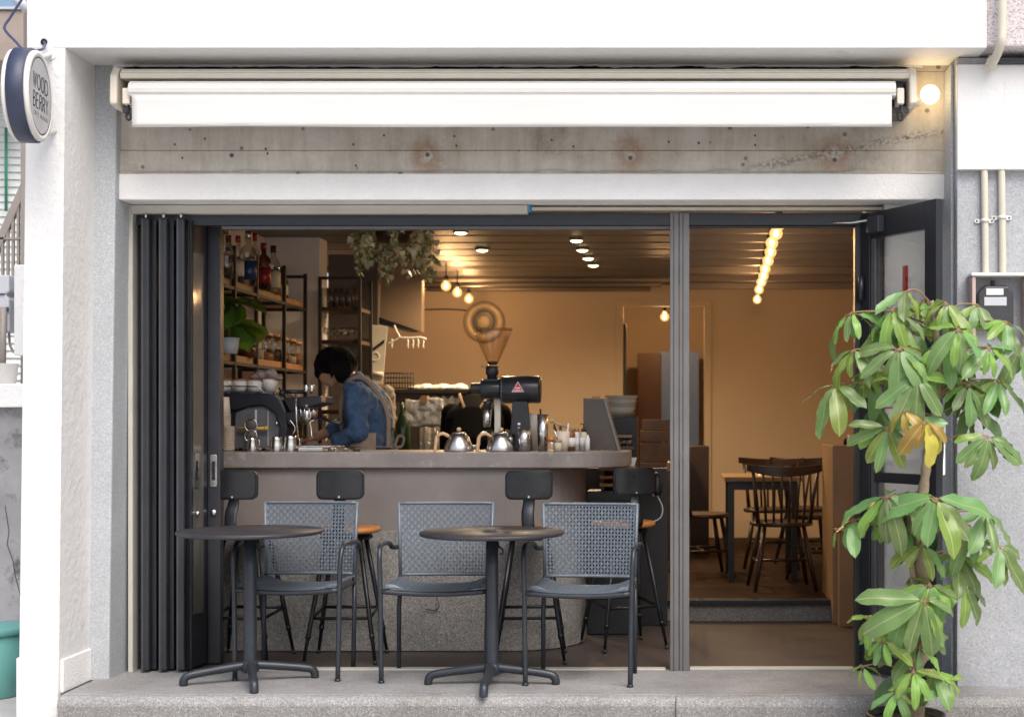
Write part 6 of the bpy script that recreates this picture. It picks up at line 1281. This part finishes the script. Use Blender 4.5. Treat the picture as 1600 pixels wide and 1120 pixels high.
for px, py, do, scl, nl, kind, tilt, az in HUBS:
    h = at(px, py, DP + do); a = near_trunk(h.z - .02 - .12 * (1 - tilt) * 0 + (.06 if kind != 'y' else 0) - .10)
    mid = a.lerp(h, .55) + Vector((0, 0, .03)); pet.tube(curve([a, mid, h], 5), [.0042 - .0001 * i for i in range(11)], 6)
    lean = Vector((math.sin(R(az)) * .8, -1, 0)).normalized(); axis = (Vector((0, 0, 1)) * (1 - tilt) + lean * tilt).normalized()
    ux = axis.orthogonal().normalized(); uy = axis.cross(ux); a0 = rnd.uniform(0, 6.28)
    for q in range(nl):
        an = a0 + 2 * math.pi * (q + rnd.uniform(-.18, .18)) / nl
        dirv = (ux * math.cos(an) + uy * math.sin(an)) * .95 + axis * rnd.uniform(.0, .28) + Vector((0, 0, -rnd.uniform(.35, 1.05)))
        if dirv.z > .1: dirv.z *= .35
        if kind == 'y': dirv.z -= .6
        dirv.normalize()
        stalk = h + dirv * .022 * scl; pet.tube([h, stalk], [.0022, .0016], 5, cap=False)
        nrm = axis + Vector((0, 0, .35)) + Vector((rnd.uniform(-.3, .3), rnd.uniform(-.3, .3), rnd.uniform(-.2, .2))); nrm = (nrm - dirv * nrm.dot(dirv)).normalized(); xx = dirv.cross(nrm).normalized()
        me = LY[0] if kind == 'y' else (rnd.choice(LN) if rnd.random() < (.8 if kind == 'n' else .34) else rnd.choice(LM))
        o = bpy.data.objects.new('leaf', me); COL.objects.link(o); o.parent = UT
        s1 = scl * rnd.uniform(.55, 1.2); rot = Matrix((xx, dirv, nrm)).transposed().to_4x4()
        o.matrix_local = Matrix.Translation(stalk - Vector(UT.location)) @ rot @ Matrix.Diagonal((s1 * rnd.uniform(.85, 1.1), s1, s1, 1))
# the leaves further back in the crown, joined
back = {'leaf_green': MB(), 'leaf_young': MB()}; rb = random.Random(5)
for q in range(20):
    px, py = [(rb.uniform(1345, 1590), rb.uniform(465, 640)), (rb.uniform(1370, 1520), rb.uniform(760, 900)), (rb.uniform(1385, 1480), rb.uniform(900, 1060)), (rb.uniform(1360, 1560), rb.uniform(470, 620))][q % 4]
    h = at(px, py, DP + rb.uniform(.02, .22)); a = near_trunk(h.z - .05); pet.tube([a, a.lerp(h, .5) + Vector((0, 0, .02)), h], [.004, .0035, .003], 6)
    for j in range(6):
        an = rb.uniform(0, 6.28); dv = Vector((math.cos(an), math.sin(an) * .8, -rb.uniform(.3, 1.1))).normalized(); nv = Vector((rb.uniform(-.4, .4), -.6, .8)); nv = (nv - dv * nv.dot(dv)).normalized(); xv = dv.cross(nv)
        T = Matrix.Translation(h + dv * .02) @ Matrix((xv, dv, nv)).transposed().to_4x4() @ Matrix.Scale(rb.uniform(.6, 1.0), 4); me = rb.choice(LM)
        back['leaf_young' if rb.random() < .25 else 'leaf_green'].add([T @ v.co for v in me.vertices], [tuple(p.vertices) for p in me.polygons], True)
for kname, mb in back.items():
    o = mb.build('inner_foliage', kname + '_plain' if kname + '_plain' in M else kname, UT, recalc=False); o['kind'] = 'stuff'
pet.build('leaf_stalks', 'petiole', UT)['kind'] = 'stuff'

# ------------------------------------------------------------------ left margin, beyond the pillar
NB = thing('neighbour_building', 'pale clapboard house glimpsed at the left edge', 'building', (X(10, 11), 11, ZS), world=True)
m = MB(); m.box(X(-1600, 11), X(46, 11), 11.02, 11.3, ZS, Z(72, 11)); m.build('wall', 'siding', NB)
z_ = Z(640, 11); q = 0
while z_ < Z(100, 11):
    m = MB(); m.hexa([(X(-1600, 11), 10.995, z_), (X(46, 11), 10.995, z_), (X(46, 11), 11.02, z_), (X(-1600, 11), 11.02, z_)], [(X(-1600, 11), 11.012, z_ + .056), (X(46, 11), 11.012, z_ + .056), (X(46, 11), 11.02, z_ + .056), (X(-1600, 11), 11.02, z_ + .056)]); m.build('clapboard', 'siding', NB); z_ += .058
m = MB(); m.tube([at(9.5, 200, 10.95), at(9.5, 330, 10.95)], .012, 8); m.build('green_cord', 'green_pipe' if 'green_pipe' in M else pm('green_pipe', (.05, .28, .16), .5), NB)
m = MB(); m.box(X(-200, 10), X(44, 10), 9.9, 10.9, Z(205, 10), Z(74, 10)); m.build('porch_shadow', 'far_wall', NB) if False else None
m = MB(); m.box(X(-1600, 10.4), X(46, 10.4), 10.3, 11.0, Z(96, 10.3), Z(16, 10.3)); m.build('eave_board', 'far_wall', NB, bevel=.01)
m = MB(); m.box(X(-1600, 10.4), X(46, 10.4), 10.28, 11.0, Z(15.6, 10.3), Z(12, 10.3)); m.build('gutter', 'box_grey', NB)
m = MB(); m.tube([at(22, -6, 10.0), at(46, 18, 10.0)], .035, 10); m.build('gutter_pipe', 'box_grey', NB)
STR = thing('stair_rail', 'taupe metal stair railing with upright bars at the left edge', 'railing', (X(20, 9.2), 9.2, ZS), world=True)
m = MB(); a_, b_ = at(-30, 425, 9.2), at(36, 278, 9.2); m.hexa([a_ + Vector((0, 0, -.12)), b_ + Vector((0, 0, -.12)), b_ + Vector((0, .04, -.12)), a_ + Vector((0, .04, -.12))], [a_, b_, b_ + Vector((0, .04, 0)), a_ + Vector((0, .04, 0))]); m.build('handrail', 'taupe_metal', STR, bevel=.003)
for q in range(8):
    px = -22 + 8.2 * q; top = at(px, 425 - (px + 30) * 147 / 66 + 22, 9.2); m = MB(); m.box(top.x - .008, top.x + .008, 9.205, 9.225, Z(505, 9.2), top.z); m.build('baluster', 'taupe_metal', STR)
m = MB(); m.box(X(33, 9.2), X(42, 9.2), 9.19, 9.25, ZS, Z(215, 9.2)); m.build('newel_post', 'taupe_metal', STR, bevel=.003)
m = MB(); m.box(X(-40, 9.2), X(33, 9.2), 9.2, 9.24, Z(374, 9.2), Z(371, 9.2)); m.build('mid_rail', 'taupe_metal', STR)
UB = thing('utility_box', 'grey utility box with cables beside the left pillar', 'utility box', (X(10, 8.7), 8.4, Z(520, 8.7)), world=True)
m = MB(); m.prism([(X(a, 8.7), Z(b, 8.7)) for a, b in ((-60, 520), (26, 520), (26, 470), (20, 462), (26, 458), (26, 432), (-60, 432))][::-1], 'y', 8.6, 8.8); m.build('body', 'box_grey', UB, bevel=.008)
m = MB(); m.box(X(-60, 8.7), X(20, 8.7), 8.592, 8.6, Z(463, 8.7), Z(461, 8.7)); m.build('cover_seam', 'alu_dark', UB)
m = MB(); m.box(X(9, 8.6), X(14, 8.6), 8.59, 8.599, Z(487, 8.6), Z(480, 8.6)); m.build('sticker', 'cable_blue', UB)
m = MB(); m.tube(curve([at(14, 520, 8.7), at(16, 540, 8.65), at(24, 552, 8.65), at(28, 545, 8.65)], 5), .008, 8); m.build('cable', 'taupe_metal', UB)
m = MB(); m.tube([at(5, 480, 8.58), at(4, 601, 8.58)], .02, 10); m.build('riser_pipe', 'taupe_metal', UB)
m = MB(); m.box(X(27.5, 8.6), X(56, 8.6), 8.55, 8.75, Z(556, 8.6), Z(415, 8.6)); m.box(X(36, 8.6), X(48, 8.6), 8.62, 8.68, Z(600.3, 8.6), Z(556, 8.6)); jb = tag(m.build('junction_box', 'white_paint', bevel=.006), 'tall white junction box against the left pillar', 'junction box')
FP = lathe_thing('flower_pot', 'off white tapered plant pot on the ledge at the left edge', 'pot', 10, 8.6, [(0, 0), (.055, 0), (.07, .12), (.075, .125), (.066, .125), (.05, .01), (0, .01)], 'ceramic', z=Z(600, 8.6))
GW = thing('garden_wall', 'stained grey concrete wall with a white ledge left of the pillar', 'wall', (X(0, 8.7), 8.7, ZS), world=True)
m = MB(); m.box(X(-1400, 8.5), X(60, 8.5), 8.5, 8.9, ZS, Z(637, 8.5)); m.build('wall', 'stained_wall', GW, bevel=.006)
m = MB(); m.box(X(-1400, 8.45), X(60, 8.45), 8.44, 8.95, Z(636.6, 8.45), Z(600.5, 8.6)); m.build('ledge', 'white_render', GW, bevel=.008)
m = MB(); cr = [at(8 + a, b, 8.495) for a, b in ((0, 790), (6, 830), (3, 850), (12, 875), (16, 900), (24, 930))]; m.tube(cr, .0018, 5); m.build('crack', 'dark_void', GW)
BN = thing('refuse_bin', 'teal plastic bin standing left of the pillar', 'bin', (X(-18, 7.3), 7.3, ZS))
hb = Z(975, 7.3) - ZS
m = MB(); m.lathe([(0, 0), (.155, 0), (.165, .01), (.185, hb - .03), (.18, hb - .03), (0, hb - .05)], n=36); m.build('bucket', 'teal_plastic', BN)
m = MB(); m.lathe([(.19, hb - .045), (.198, hb - .04), (.198, hb - .012), (.188, hb - .006), (.10, hb + .004), (0, hb + .006)], n=36); m.build('lid', 'teal_plastic', BN)
